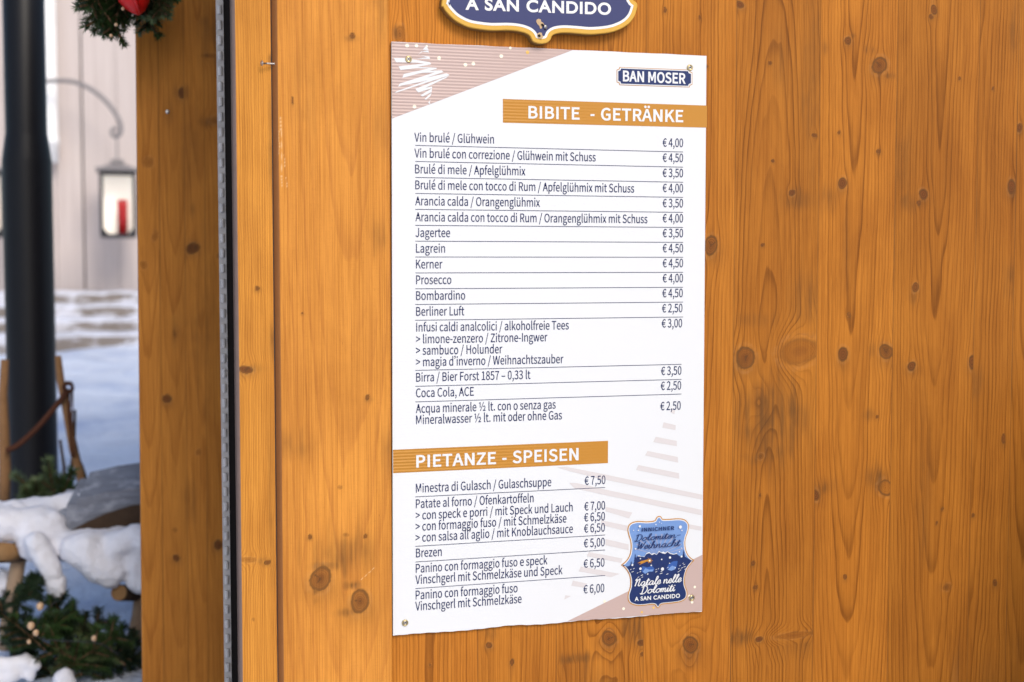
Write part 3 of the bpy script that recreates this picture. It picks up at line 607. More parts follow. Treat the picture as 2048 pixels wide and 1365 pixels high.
def embolden(p, d):
    """push a glyph contour outwards by d thousandths of an em (mitred)"""
    q = [(p[2*i], p[2*i+1]) for i in range(len(p)//2)]
    q = [a for i, a in enumerate(q) if math.hypot(a[0]-q[i-1][0], a[1]-q[i-1][1]) > 2]
    n = len(q); o = []
    for i in range(n):
        a, b, c = q[i-1], q[i], q[(i+1) % n]
        e1 = (b[0]-a[0], b[1]-a[1]); e2 = (c[0]-b[0], c[1]-b[1]); l1 = math.hypot(*e1); l2 = math.hypot(*e2)
        n1 = (e1[1]/l1, -e1[0]/l1); n2 = (e2[1]/l2, -e2[0]/l2)
        k = 1+n1[0]*n2[0]+n1[1]*n2[1]; cv = (e1[0]*e2[1]-e1[1]*e2[0])*(1 if d > 0 else -1) > 0
        if cv and k < .4:
            o += [b[0]+d*(n1[0]+.7*e1[0]/l1), b[1]+d*(n1[1]+.7*e1[1]/l1), b[0]+d*(n2[0]-.7*e2[0]/l2), b[1]+d*(n2[1]-.7*e2[1]/l2)]; continue
        k = max(k, .03)
        o += [b[0]+d*(n1[0]+n2[0])/k, b[1]+d*(n1[1]+n2[1])/k]
    return o
def glyph_mesh(s, name, bold=0.0, track=0):
    c = bpy.data.curves.new('t', 'CURVE'); c.dimensions = '2D'; c.fill_mode = 'FRONT'
    sg = 1 if sum(GLYPH['I'][1][0][2*i-2]*GLYPH['I'][1][0][2*i+1]-GLYPH['I'][1][0][2*i]*GLYPH['I'][1][0][2*i-1] for i in range(len(GLYPH['I'][1][0])//2)) > 0 else -1
    x = 0
    for ch in s:
        adv, cs = GLYPH[ch]
        for p in cs:
            if bold > .02 and ch in BOLD: p = BOLD[ch]
            elif bold: p = embolden(p, bold*1000*sg)
            sp = c.splines.new('POLY'); n = len(p)//2; sp.points.add(n-1); sp.use_cyclic_u = True
            for i in range(n): sp.points[i].co = ((x+p[2*i])/1000, p[2*i+1]/1000, 0, 1)
        x += adv+track
    return curve_to_mesh(c, name)
def stagger(me):
    """neighbouring letters on steps of their own, so that touching ones never share a plane"""
    n = len(me.vertices); par = list(range(n))
    def root(i):
        while par[i] != i: par[i] = par[par[i]]; i = par[i]
        return i
    for e in me.edges:
        a, b = root(e.vertices[0]), root(e.vertices[1])
        if a != b: par[a] = b
    ids = {}
    for v in me.vertices: ids.setdefault(root(v.index), len(ids))
    for v in me.vertices: v.co.z = ids[root(v.index)] % 3
    return me
def caps_mesh(s, name, bold=0.02, track=1.0):
    c = bpy.data.curves.new('t', 'FONT'); c.body = s; c.size = 1.0; c.offset = bold; c.space_character = track
    c.dimensions = '2D'; c.fill_mode = 'FRONT'
    return stagger(curve_to_mesh(c, name))
HAND = {'a': (1.05, [[(.75,.85),(.4,1),(.05,.5),(.3,0),(.65,.35),(.75,.95),(.72,.15),(.9,0),(1.1,.25)]]),
 'o': (1.0, [[(.5,1),(.12,.75),(.1,.25),(.4,0),(.75,.3),(.75,.8),(.5,1),(.8,.85),(1.05,.95)]]),
 'l': (.6, [[(0,.3),(.45,1.5),(.4,2.0),(.22,1.8),(.15,.4),(.35,0),(.6,.3)]]),
 'm': (1.15, [[(0,1),(.05,0),(.08,.6),(.3,1),(.4,.8),(.4,0),(.44,.6),(.7,1),(.8,.8),(.8,.15),(1,0),(1.15,.3)]]),
 'n': (.95, [[(0,1),(.05,0),(.1,.6),(.4,1),(.55,.8),(.55,.15),(.75,0),(.95,.3)]]),
 'i': (.5, [[(0,.3),(.15,1),(.15,.15),(.33,0),(.5,.3)], [(.2,1.42),(.24,1.52)]]),
 't': (.6, [[(0,.3),(.25,1.7),(.2,.15),(.4,0),(.6,.3)], [(0,1.15),(.55,1.25)]]),
 'e': (.7, [[(0,.4),(.5,.55),(.5,.9),(.3,1),(.05,.6),(.15,.1),(.4,0),(.7,.3)]]),
 'D': (1.25, [[(.25,2),(.2,0)], [(-.1,1.7),(.3,2.05),(.9,1.7),(1.05,.9),(.7,.1),(.1,-.05),(-.1,.15)]]),
 'W': (1.3, [[(-.1,1.8),(.1,2),(.2,.1),(.6,1.6),(.7,.1),(1.2,2.0)]]),
 'h': (1.0, [[(0,.3),(.35,1.6),(.3,2),(.15,1.7),(.1,0),(.15,.7),(.45,1),(.6,.8),(.6,.15),(.8,0),(1,.3)]]),
 'c': (.8, [[(.6,.85),(.35,1),(.05,.55),(.2,.05),(.5,0),(.8,.3)]]),
 'N': (1.2, [[(-.05,1.5),(.2,1.8),(.15,0),(.25,1.0),(.65,1.75),(.8,1.5),(.75,.2),(1.0,0),(1.2,.3)]]),
 '-': (.9, [[(.15,.7),(.75,.75)]]), ' ': (.6, [])}
def hand_mesh(s, name, width=.2, shear=.22):
    """joined handwriting as flat ribbons (z = tiny step so that crossings never share a plane)"""
    vs = []; fs = []; x = 0; zz = 0
    for ch in s:
        adv, paths = HAND[ch]
        for p in paths:
            q = spline([(x+a, b) for a, b in p], False, 5) if len(p) > 2 else [Vector((x+a, b)) for a, b in p]
            q = [Vector((v.x+shear*v.y, v.y)) for v in q]
            L, Rr = [], []
            for i, v in enumerate(q):
                t = (q[min(i+1, len(q)-1)]-q[max(i-1, 0)]); t = t.normalized() if t.length > 1e-6 else Vector((1, 0))
                nn = Vector((-t.y, t.x))*width/2
                if i == 0: v = v-t*width*.3
                if i == len(q)-1: v = v+t*width*.3
                L.append(v+nn); Rr.append(v-nn)
            for i in range(len(q)-1):
                b = len(vs); zz += 1
                vs += [(Rr[i].x, Rr[i].y, zz), (Rr[i+1].x, Rr[i+1].y, zz), (L[i+1].x, L[i+1].y, zz), (L[i].x, L[i].y, zz)]
                fs.append((b, b+1, b+2, b+3))
        x += adv
    me = bpy.data.meshes.new(name); me.from_pydata(vs, [], fs); me.update(); return me
def lay(me, mat, parent, name, pl, pr, hpx, hunits, y, zstep=0.0):
    """fit flat lettering between two baseline points of the photograph's text line, on the plane y"""
    n = len(me.vertices); co = np.empty(n*3, np.float32); me.vertices.foreach_get('co', co); co = co.reshape(-1, 3)
    x0, x1 = co[:, 0].min(), co[:, 0].max()
    a, b = at(pl[0], pl[1], y), at(pr[0], pr[1], y)
    ex = (b-a)/(x1-x0); up = (at(pl[0], pl[1]-hpx, y)-a)/hunits
    up = Vector((ex.z*-1, 0, ex.x)).normalized()*up.length if False else Vector((0, 0, up.z))
    out = np.array(a)[None, :]+(co[:, 0:1]-x0)*np.array(ex)[None, :]+co[:, 1:2]*np.array(up)[None, :]
    out[:, 1] = y-co[:, 2]*(zstep or 2e-5)
    me.vertices.foreach_set('co', out.astype(np.float32).ravel()); me.update()
    return link(name, me, mat, parent)

# ------------------------------------------------------------------ the menu poster
EM = lambda x, y: (x/6.5+1220, y/6.5+1020)
EMB = [(632,80),(660,86),(673,104),(690,119),(780,117),(880,110),(960,122),(1008,160),(1025,215),(1012,290),(987,360),(976,430),(985,510),(1012,580),(1055,628),(1092,656),
       (1060,692),(1015,750),(985,820),(970,900),(976,980),(1000,1050),(1003,1110),(980,1160),(920,1195),(830,1213),(720,1224),(662,1234),(642,1264),(620,1280),
       (598,1265),(582,1240),(540,1232),(440,1245),(340,1246),(260,1217),(230,1165),(231,1090),(255,1010),(262,930),(247,850),(215,790),(178,746),(143,716),
       (190,678),(235,620),(258,560),(268,480),(260,400),(238,330),(225,260),(240,200),(290,160),(370,144),(470,150),(570,140),(590,120),(603,95)]
def emblem_outline(y):
    return [Vector(w2(*EM(p.x, p.y), y)) for p in spline(EMB, True, 4)]

def poster():
    root = thing('menu_poster', at(1095, 1230, 0), 'white menu poster listing drinks and dishes with prices, screwed flat to the orange wooden wall', 'poster')
    LY = lambda i: -0.0003*i
    # the sheet: fluted plastic, its lower edge cut and rippled
    tl, tr, br, bl = (w2(*p) for p in ((783,84),(1413,112),(1404,1223),(786,1272)))
    N = 120; top = []; bot = []
    for i in range(N+1):
        u = i/N
        jt = 0.0002*math.sin(u*31)+0.0001*math.sin(u*73+1)
        jb = 0.0006*math.sin(u*23)+0.0012*math.exp(-((u-.37)/.05)**2)+0.0003*math.sin(u*131)
        top.append((tl[0]+(tr[0]-tl[0])*u, tl[1]+(tr[1]-tl[1])*u+jt)); bot.append((bl[0]+(br[0]-bl[0])*u, bl[1]+(br[1]-bl[1])*u+jb))
    mb = MB(); vs = []; fs = []
    R = 40
    for j in range(R+1):
        for i in range(N+1):
            t = j/R; x = top[i][0]*(1-t)+bot[i][0]*t; z = top[i][1]*(1-t)+bot[i][1]*t
            y = 0.0
            vs.append((x, y, z))
    W_ = N+1
    for j in range(R):
        for i in range(N): fs.append((j*W_+i, (j+1)*W_+i, (j+1)*W_+i+1, j*W_+i+1))
    mb.add(vs, fs, 0)
    ring = [(0*W_+i) for i in range(W_)]+[(j*W_+N) for j in range(1, R+1)]+[(R*W_+i) for i in range(N-1, -1, -1)]+[(j*W_) for j in range(R-1, 0, -1)]
    rv = [vs[i] for i in ring]; m = len(rv)
    mb.add(rv+[(p[0], .0042, p[2]) for p in rv], [(i, (i+1) % m, m+(i+1) % m, m+i) for i in range(m)], 1)
    mb.build('sheet', [M['white'], M['core']], root)
    def flat(name, polys, mat, layer, parent=root):
        return link(name, poly_mesh(name, polys, LY(layer)), mat, parent)
    def flats(name, polys, mat, layer, parent=root):
        for i, p in enumerate(polys): flat(name, [p], mat, layer+.02*(i % 3), parent)
    PX = lambda L: [w2(*p) for p in L]
    flat('pink_corner', [PX([(783.4,84.6),(1146,100.4),(784.1,237.5)])], M['pink'], 1)
    flat('pink_corner', [PX([(1404.4,1110),(1403.6,1222.6),(1134,1243.2)])], M['pink'], 1)
    # pale striped tree behind the lower right of the list
    g = lambda L: PX([(1100+x/3.103, 800+y/3.103) for x, y in L])
    flat('striped_tree', [g(L) for L in [
        [(755,62),(775,65),(772,88),(750,80)], [(705,140),(780,158),(778,188),(697,172)], [(655,230),(786,255),(787,288),(640,262)], [(605,317),(793,355),(795,390),(590,345)],
        [(548,405),(800,455),(802,490),(533,435)], [(42,418),(100,416),(300,455),(944,589),(944,620),(300,487),(110,440)], [(118,515),(170,518),(345,558),(942,683),(941,717),(345,592),(150,548)],
        [(345,665),(510,700),(490,736),(345,692)], [(862,772),(940,787),(940,813),(866,800)], [(318,748),(488,783),(484,817),(318,777)], [(345,865),(488,897),(488,933),(345,902)],
        [(240,945),(450,985),(440,1012),(228,970)], [(191,1035),(432,1080),(380,1100),(178,1065)], [(142,1122),(230,1140),(212,1166),(132,1153)], [(95,1213),(130,1218),(88,1240)]]], M['ghost'], 1)
    # scribbled star and snow dots
    s4 = lambda L: PX([(780+x/6.206, 80+y/6.206) for x, y in L])
    st = [[(45,228),(200,228),(350,255),(495,280),(510,305),(330,285),(75,280)], [(105,330),(500,287),(511,305),(128,378)], [(125,378),(330,337),(575,348),(580,362),(330,352)],
          [(170,425),(540,345),(580,362),(150,475)], [(158,460),(400,390),(640,380),(662,402),(400,412)], [(120,545),(630,382),(664,402),(97,585)], [(112,575),(400,482),(700,417),(738,437),(400,520)],
          [(80,640),(690,425),(738,440),(55,665)], [(312,610),(732,444),(700,472),(340,645)], [(425,100),(450,75),(478,128),(402,125)], [(345,190),(402,148),(482,160),(474,132),(388,146)],
          [(328,235),(490,215),(496,240)], [(345,192),(488,210),(490,228),(375,196)], [(320,625),(521,580),(521,602),(352,655)], [(375,690),(521,604),(515,650),(402,705)],
          [(425,738),(515,655),(500,700),(447,745)], [(470,785),(510,732),(490,770),(500,800)]]
    vs = []
    me = None; polys = [s4(L) for L in st]
    vs = []; fs = []
    for j, p in enumerate(polys):
        b = len(vs); vs += [(a, LY(2)-2e-5*j, c) for a, c in p]; n = len(p)
        ar = sum(p[i][0]*p[(i+1) % n][1]-p[(i+1) % n][0]*p[i][1] for i in range(n))
        fs.append(tuple(range(b, b+n)) if ar > 0 else tuple(range(b+n-1, b-1, -1)))
    me = bpy.data.meshes.new('scribbled_star'); me.from_pydata(vs, [], fs); me.update(); link('scribbled_star', me, M['white'], root)
    def disc(px, py, r, n=16):
        c = w2(px, py); q = r*.00078
        return [(c[0]+q*math.cos(2*math.pi*k/n), c[1]+q*math.sin(2*math.pi*k/n)) for k in range(n)]
    flats('printed_dot', [disc(780+x/6.206, 80+y/6.206, r) for x, y, r in [(212,73,3.6),(328,74,3.4),(455,80,2.2),(608,230,3.6),(935,312,3.7),(1033,297,3.6),(1380,203,3.7),(1492,103,2.6),(303,830,3.6)]]
         + [disc(1220+x/6.5, 1020+y/6.5, r) for x, y, r in [(175,1285,3),(1100,1003,2.8),(1030,1118,2.6),(1065,1200,3)]]+[disc(1209,1203,3)], M['dot'], 2)
    flats('golden_dot', [disc(780+x/6.206, 80+y/6.206, r) for x, y, r in [(1706,156,3.4)]]+[disc(1220+x/6.5, 1020+y/6.5, r) for x, y, r in [(413,1330,2.5),(565,1272,2.6)]], M['dotgold'], 2)
    # headings
    flat('heading_band', [PX([(1005.6,198.4),(1414,211.6),(1413.7,255.8),(1005.8,245.8)])], M['gold'], 1)
    flat('heading_band', [PX([(786,900),(1216,882),(1215.8,926.6),(786.2,946.8)])], M['gold'], 1)
    for s, pl, pr in [('BIBITE', (1056.8,236.5), (1159.2,239.2)), ('-', (1181,239.4), (1189,239.6)), ('GETRÄNKE', (1201.8,240.3), (1366.4,244.3)),
                      ('PIETANZE', (832.5,935), (992,928)), ('-', (1004.5,927.3), (1013,927)), ('SPEISEN', (1025,926.4), (1157.2,920.2))]:
        lay(stagger(glyph_mesh(s, 'heading_lettering', .027, 34)), M['white'], root, 'heading_lettering', pl, pr, 24.2, .76, LY(2))
    # menu lines
    rows = [("Vin brulé / Glühwein",283.4,828.7,988),("Vin brulé con correzione / Glühwein mit Schuss",315.2,829,1191.5),("Brulé di mele / Apfelglühmix",347,830.2,1051),
        ("Brulé di mele con tocco di Rum / Apfelglühmix mit Schuss",378.8,830.6,1268.5),("Arancia calda / Orangenglühmix",410.8,830.5,1080),("Arancia calda con tocco di Rum / Orangenglühmix mit Schuss",442.8,831,1295),
        ("Jagertee",474.2,831,900.3),("Lagrein",505.7,832,890.2),("Kerner",537.3,832,885),("Prosecco",568.8,832.2,902.8),("Bombardino",600.5,832.2,930.5),("Berliner Luft",632.1,832.2,928.8),
        ("Infusi caldi analcolici / alkoholfreie Tees",663.6,832.6,1137.7),("> limone-zenzero / Zitrone-Ingwer",687.4,832,1094.8),("> sambuco / Holunder",710.2,832,1004.7),("> magia d’inverno / Weihnachtszauber",733.2,832,1126.8),
        ("Birra / Bier Forst 1857 – 0,33 lt",763.9,832.3,1061),("Coca Cola, ACE",795.1,832,947.8),("Acqua minerale ½ lt. con o senza gas",826.5,831.8,1111.4),("Mineralwasser ½ lt. mit oder ohne Gas",849,832.2,1123.9),
        ("Minestra di Gulasch / Gulaschsuppe",985.8,831.8,1102.7),("Patate al forno / Ofenkartoffeln",1016.9,831.8,1067.2),("> con speck e porri / mit Speck und Lauch",1040,831.4,1145.3),
        ("> con formaggio fuso / mit Schmelzkäse",1062.4,831.3,1133),("> con salsa all’aglio / mit Knoblauchsauce",1084.7,831.2,1145.8),("Brezen",1115.4,832,883.5),("Panino con formaggio fuso e speck",1146.2,831.6,1095),
        ("Vinschgerl mit Schmelzkäse und Speck",1168.8,830.8,1125),("Panino con formaggio fuso",1199.4,831.4,1035.2),("Vinschgerl mit Schmelzkäse",1221.8,830.6,1043.2)]
    def level(pl, xr):
        a = at(pl[0], pl[1]); 
        for _ in range(3):
            pass
        b = at(xr, pl[1]); d = _R.inverted() @ (Vector((b.x, 0, a.z))-CAM)
        return (1024+F_PX*d.x/-d.z, 682.5-F_PX*d.y/-d.z)
    for s, y, xl, xr in rows:
        lay(glyph_mesh(s, 'menu_line', .007), M['text'], root, 'menu_line', (xl, y), level((xl, y), xr), 15.6 if y < 900 else 15.6, .656, LY(1.6))
    def price(s, y, xl, xr, h=15.0):
        p = level((xl, y+.0), xr); dy = p[1]-y
        lay(glyph_mesh(s, 'price', .007), M['text'], root, 'price', (xl, y-dy), (xr, y), h, .656, LY(1.6))
    for s, y in zip(("€ 4,00","€ 4,50","€ 3,50","€ 4,00","€ 3,50","€ 4,00","€ 3,50","€ 4,50","€ 4,50","€ 4,00","€ 4,50","€ 2,50","€ 3,00"), (294.6,324.7,355,385.1,415.2,445.3,475,505,534.9,564.9,594.7,624.8,654.9)):
        x = 1366.2 if y < 560 else 1366.2-(y-560)*.02
        price(s, y, x-40.8, x)
    for s, y, x in (("€ 3,50",749.6,1362.8),("€ 2,50",779.4,1362.2),("€ 2,50",819.7,1361.4)): price(s, y, x-40.6, x)
    for s, y, x in (("€ 7,50",968.2,1210.8),("€ 7,00",1019.3,1210.2),("€ 6,50",1041.2,1209.9),("€ 6,50",1063.4,1209.7),("€ 5,00",1092.7,1209.4),("€ 6,50",1133.4,1209.0),("€ 6,00",1184.5,1208.6)): price(s, y, x-41.6, x)
    def rule(y, xr):
        a = at(830.6, y); b = at(*level((830.6, y), xr)); h = .00042
        return flat('rule_line', [[(a.x, a.z-h), (b.x, a.z-h), (b.x, a.z+h), (a.x, a.z+h)]], M['text'], 1.6)
    for y in (291.3,323.4,355.4,387.4,419.2,451.2,482.8,514.4,546.3,578,609.4,641): rule(y, 1366)
    for y in (741.2,773.1,804.2): rule(y, 1362.6)
    for y in (994.2,1093.1,1124.4,1177.5): rule(y, 1210)
    # name plate logo
    c6 = lambda x, y: (1100+x/3.591, 120+y/3.591)
    def plate(d):
        a, b, c, e = (478+d, 52+d), (1022-d, 72+d), (1022-d, 199-d), (478+d, 182-d)
        n = 20
        L = [(a[0]+n, a[1]+.5), (b[0]-n, b[1]-.5), (b[0]-n+3, b[1]+n-7), (b[0], b[1]+n), (c[0], c[1]-n), (c[0]-n+3, c[1]-n+7), (c[0]-n, c[1]-.5), (e[0]+n, e[1]+.5), (e[0]+n-3, e[1]-n+7), (e[0], e[1]-n), (a[0], a[1]+n), (a[0]+n-3, a[1]+n-7)]
        return PX([c6(*p) for p in L])
    lg = flat('logo', [plate(0)], M['gold'], 1)
    flat('logo_border', [plate(4)], M['white'], 2, lg); flat('logo_field', [plate(11)], M['navy'], 3, lg)
    lay(glyph_mesh('BAN MOSER', 'logo_lettering', .032, 10), M['white'], lg, 'logo_lettering', (1245.8,162.4), (1371.4,167.6), 20.2, .735, LY(4))
    # emblem
    out = emblem_outline(0)
    V2 = lambda L: [(p[0], p[1]) for p in L]
    u = .00078/6.5
    em = flat('emblem', [V2(out)], M['gold'], 2)
    wh = inset(out, 13*u); flat('emblem_border', [V2(wh)], M['white'], 3, em)
    inn = inset(out, 25*u); flat('emblem_sky', [V2(inn)], M['skyblue'], 4, em)
    E = lambda L: [w2(*EM(x, y)) for x, y in L]
    flat('emblem_rays', [E([(632,590),(630+330*math.cos(a-.035), 560+250*math.sin(a-.035)), (630+330*math.cos(a+.035), 560+250*math.sin(a+.035))]) for a in [math.pi*(1+k/13) for k in range(1, 13)]], M['ray'], 5, em)
    n = len(inn)
    lowz = E([(190,720)])[0][1]
    # the dark lower half: a ridge line closed by the emblem's own outline
    li = min(range(n), key=lambda i: inn[i][0]); ri = max(range(n), key=lambda i: inn[i][0])
    k = ri; bot = []
    stp = 1
    seq = []
    while k != li: seq.append(k); k = (k+1) % n
    seq.append(li)
    if sum(inn[i][1] for i in seq)/len(seq) > sum(p[1] for p in inn)/n:
        seq = []; k = ri
        while k != li: seq.append(k); k = (k-1) % n
        seq.append(li)
    ridge = [(215,735),(262,720),(310,690),(345,600),(395,605),(440,612),(465,575),(505,560),(540,585),(575,570),(600,585),(632,545),(680,565),(712,570),(742,545),(775,570),(820,580),(860,570),(900,600),(960,600),(1010,630)]
    snow = [(345,604),(370,588),(400,604),(440,606),(470,562),(505,545),(530,572),(570,558),(600,580),(632,532),(660,552),(690,540),(712,558),(742,536),(780,562),(830,572),(860,558),(870,572),(820,590),(775,580),(742,560),(712,582),(680,575),(632,562),(600,598),(570,580),(540,598),(505,574),(470,588),(440,625),(395,618)]
    flat('emblem_snow_ridge', [E(snow)], M['white'], 5.5, em)
    flat('emblem_mountains', [E(ridge)+[V2(inn)[i] for i in seq]], M['navy'], 6, em)
    flats('emblem_hill', [E([(400,800),(415,730),(480,745),(540,725),(570,760),(560,800),(500,790),(450,830)]), E([(720,770),(760,700),(810,668),(870,660),(880,690),(850,760),(790,770),(760,750)])], M['midblue'], 6.6, em)
    flats('emblem_hill', [E([(420,800),(455,755),(500,775),(560,770),(545,800),(500,800),(450,830)]), E([(740,775),(800,722),(850,740),(838,770),(790,790)])], M['skyblue'], 7.2, em)
    trees = []
    for (tx, ty, h, w_) in [(322,565,200,34),(270,660,170,40),(952,515,250,42),(620,680,150,46),(690,690,120,34),(880,640,150,40),(380,700,150,44)]:
        L = [(tx, ty)]; Rr = []
        for q in range(1, 6):
            yy = ty+h*q/6; ww = w_*q/6
            L += [(tx+ww, yy), (tx+ww*.55, yy+2)]; Rr = [(tx-ww*.55, yy+2), (tx-ww, yy)][::1]+[] if False else Rr
        left = []
        for q in range(5, 0, -1):
            yy = ty+h*q/6; ww = w_*q/6
            left += [(tx-ww*.55, yy+2), (tx-ww, yy)]
        trees.append(E(L+left))
    for i, tq in enumerate(trees): flat('emblem_tree', [tq], M['navy'], 7.6+.25*i, em)
    sn = []
    for (cx, cy, w_) in [(285,800,26),(262,770,14),(300,760,20),(360,870,20),(405,845,26),(410,870,18),(350,815,16),(385,800,18),(592,800,20),(590,772,14),(655,822,30),(660,795,20),(735,830,26),(742,700+45,14),(880,800,22),(905,780,18),(925,750,22),(960,735,26),(955,705,18),(885,760,14),(970,765,22),(620,760,14),(900,720,14),(940,690,12)]:
        sn.append(E([(cx-w_*.6, cy+3), (cx+w_*.5, cy-8), (cx+w_*.6, cy-2), (cx-w_*.5, cy+9)]))
    flats('emblem_snow', sn, M['white'], 10, em)
    flats('emblem_snowflake', [disc(*EM(x, y), r/6.5) for x, y, r in [(378,210,16),(905,220,22),(297,262,7),(360,263,9),(587,188,9),(632,155,7),(660,172,5),(925,264,9),(322,503,10),(385,630,9),(282,712,14),(386,760,17),(527,718,10),(662,640,10),(770,616,16),(672,765,22),(481,830,9),(893,540,9),(918,492,6),(920,602,14),(765,690,7),(838,748,7)]], M['white'], 10.5, em)
    star = []
    for q in range(24):
        a = 2*math.pi*q/24; r = 50 if q % 4 == 0 else (36 if q % 2 == 0 else 17)
        star.append((505+r*math.cos(a), 655+r*math.sin(a)))
    flat('emblem_comet', [E([(345,690),(400,660),(480,640),(510,660),(470,668),(420,690),(370,712),(395,685)]) ], M['gold'], 10.3, em)
    flat('emblem_comet', [E(star)], M['gold'], 10.7, em); flat('emblem_comet', [disc(*EM(505, 655), 1.9)], M['dot'], 11, em)
    P_ = lambda x, y: EM(x, y)
    lay(stagger(glyph_mesh('INNICHNER', 'emblem_lettering', .034, 90)), M['navy'], em, 'emblem_lettering', P_(415,283), P_(836,259), 7.3, .77, LY(11))
    lay(caps_mesh('A SAN CANDIDO', 'emblem_lettering', .032, 1.10), M['white'], em, 'emblem_lettering', P_(320,1186), P_(910,1141), 8.2, .727, LY(11))
    lay(hand_mesh('Dolomiten-', 'emblem_script', .17), M['navy'], em, 'emblem_script', P_(318,412), P_(917,356), 6.4, 1, LY(11), 3e-6)
    lay(hand_mesh('Weihnacht', 'emblem_script', .17), M['navy'], em, 'emblem_script', P_(360,515), P_(925,462), 7.0, 1, LY(11), 3e-6)
    lay(hand_mesh('Natale nelle', 'emblem_script', .21), M['white'], em, 'emblem_script', P_(318,996), P_(932,932), 7.8, 1, LY(11), 3e-6)
    lay(hand_mesh('Dolomiti', 'emblem_script', .21), M['white'], em, 'emblem_script', P_(385,1096), P_(850,1052), 7.6, 1, LY(11), 3e-6)
    # cup washers with screws in the corners
    for (x, y) in ((817,119),(1379.5,136),(1383,1196),(810,1246)):
        c = at(x, y, -.0002)
        mb = MB()
        mb.lathe(c, (0, -1, 0), [(-.001, .0012), (.0002, .0050), (.0012, .0049), (.0019, .0042), (.0020, .0034), (.0014, .0029), (.0008, .0028)], 24)
        sc = mb.build('screw', M['brass'], root, smooth=True)
        mb = MB()
        mb.lathe(c+Vector((0, -.0009, 0)), (0, -1, 0), [(-.0004, .0010), (.0001, .0027), (.0006, .0024), (.0007, .0013), (.0004, .0012)], 16)
        mb.build('screw_head', M['zinc'], sc, smooth=True)
        mb = MB(); mb.lathe(c+Vector((0, -.0014, 0)), (0, -1, 0), [(-.0003, .0013), (.0002, .0011)], 6)
        mb.build('screw_drive', M['hole'], sc)
    return root
poster()

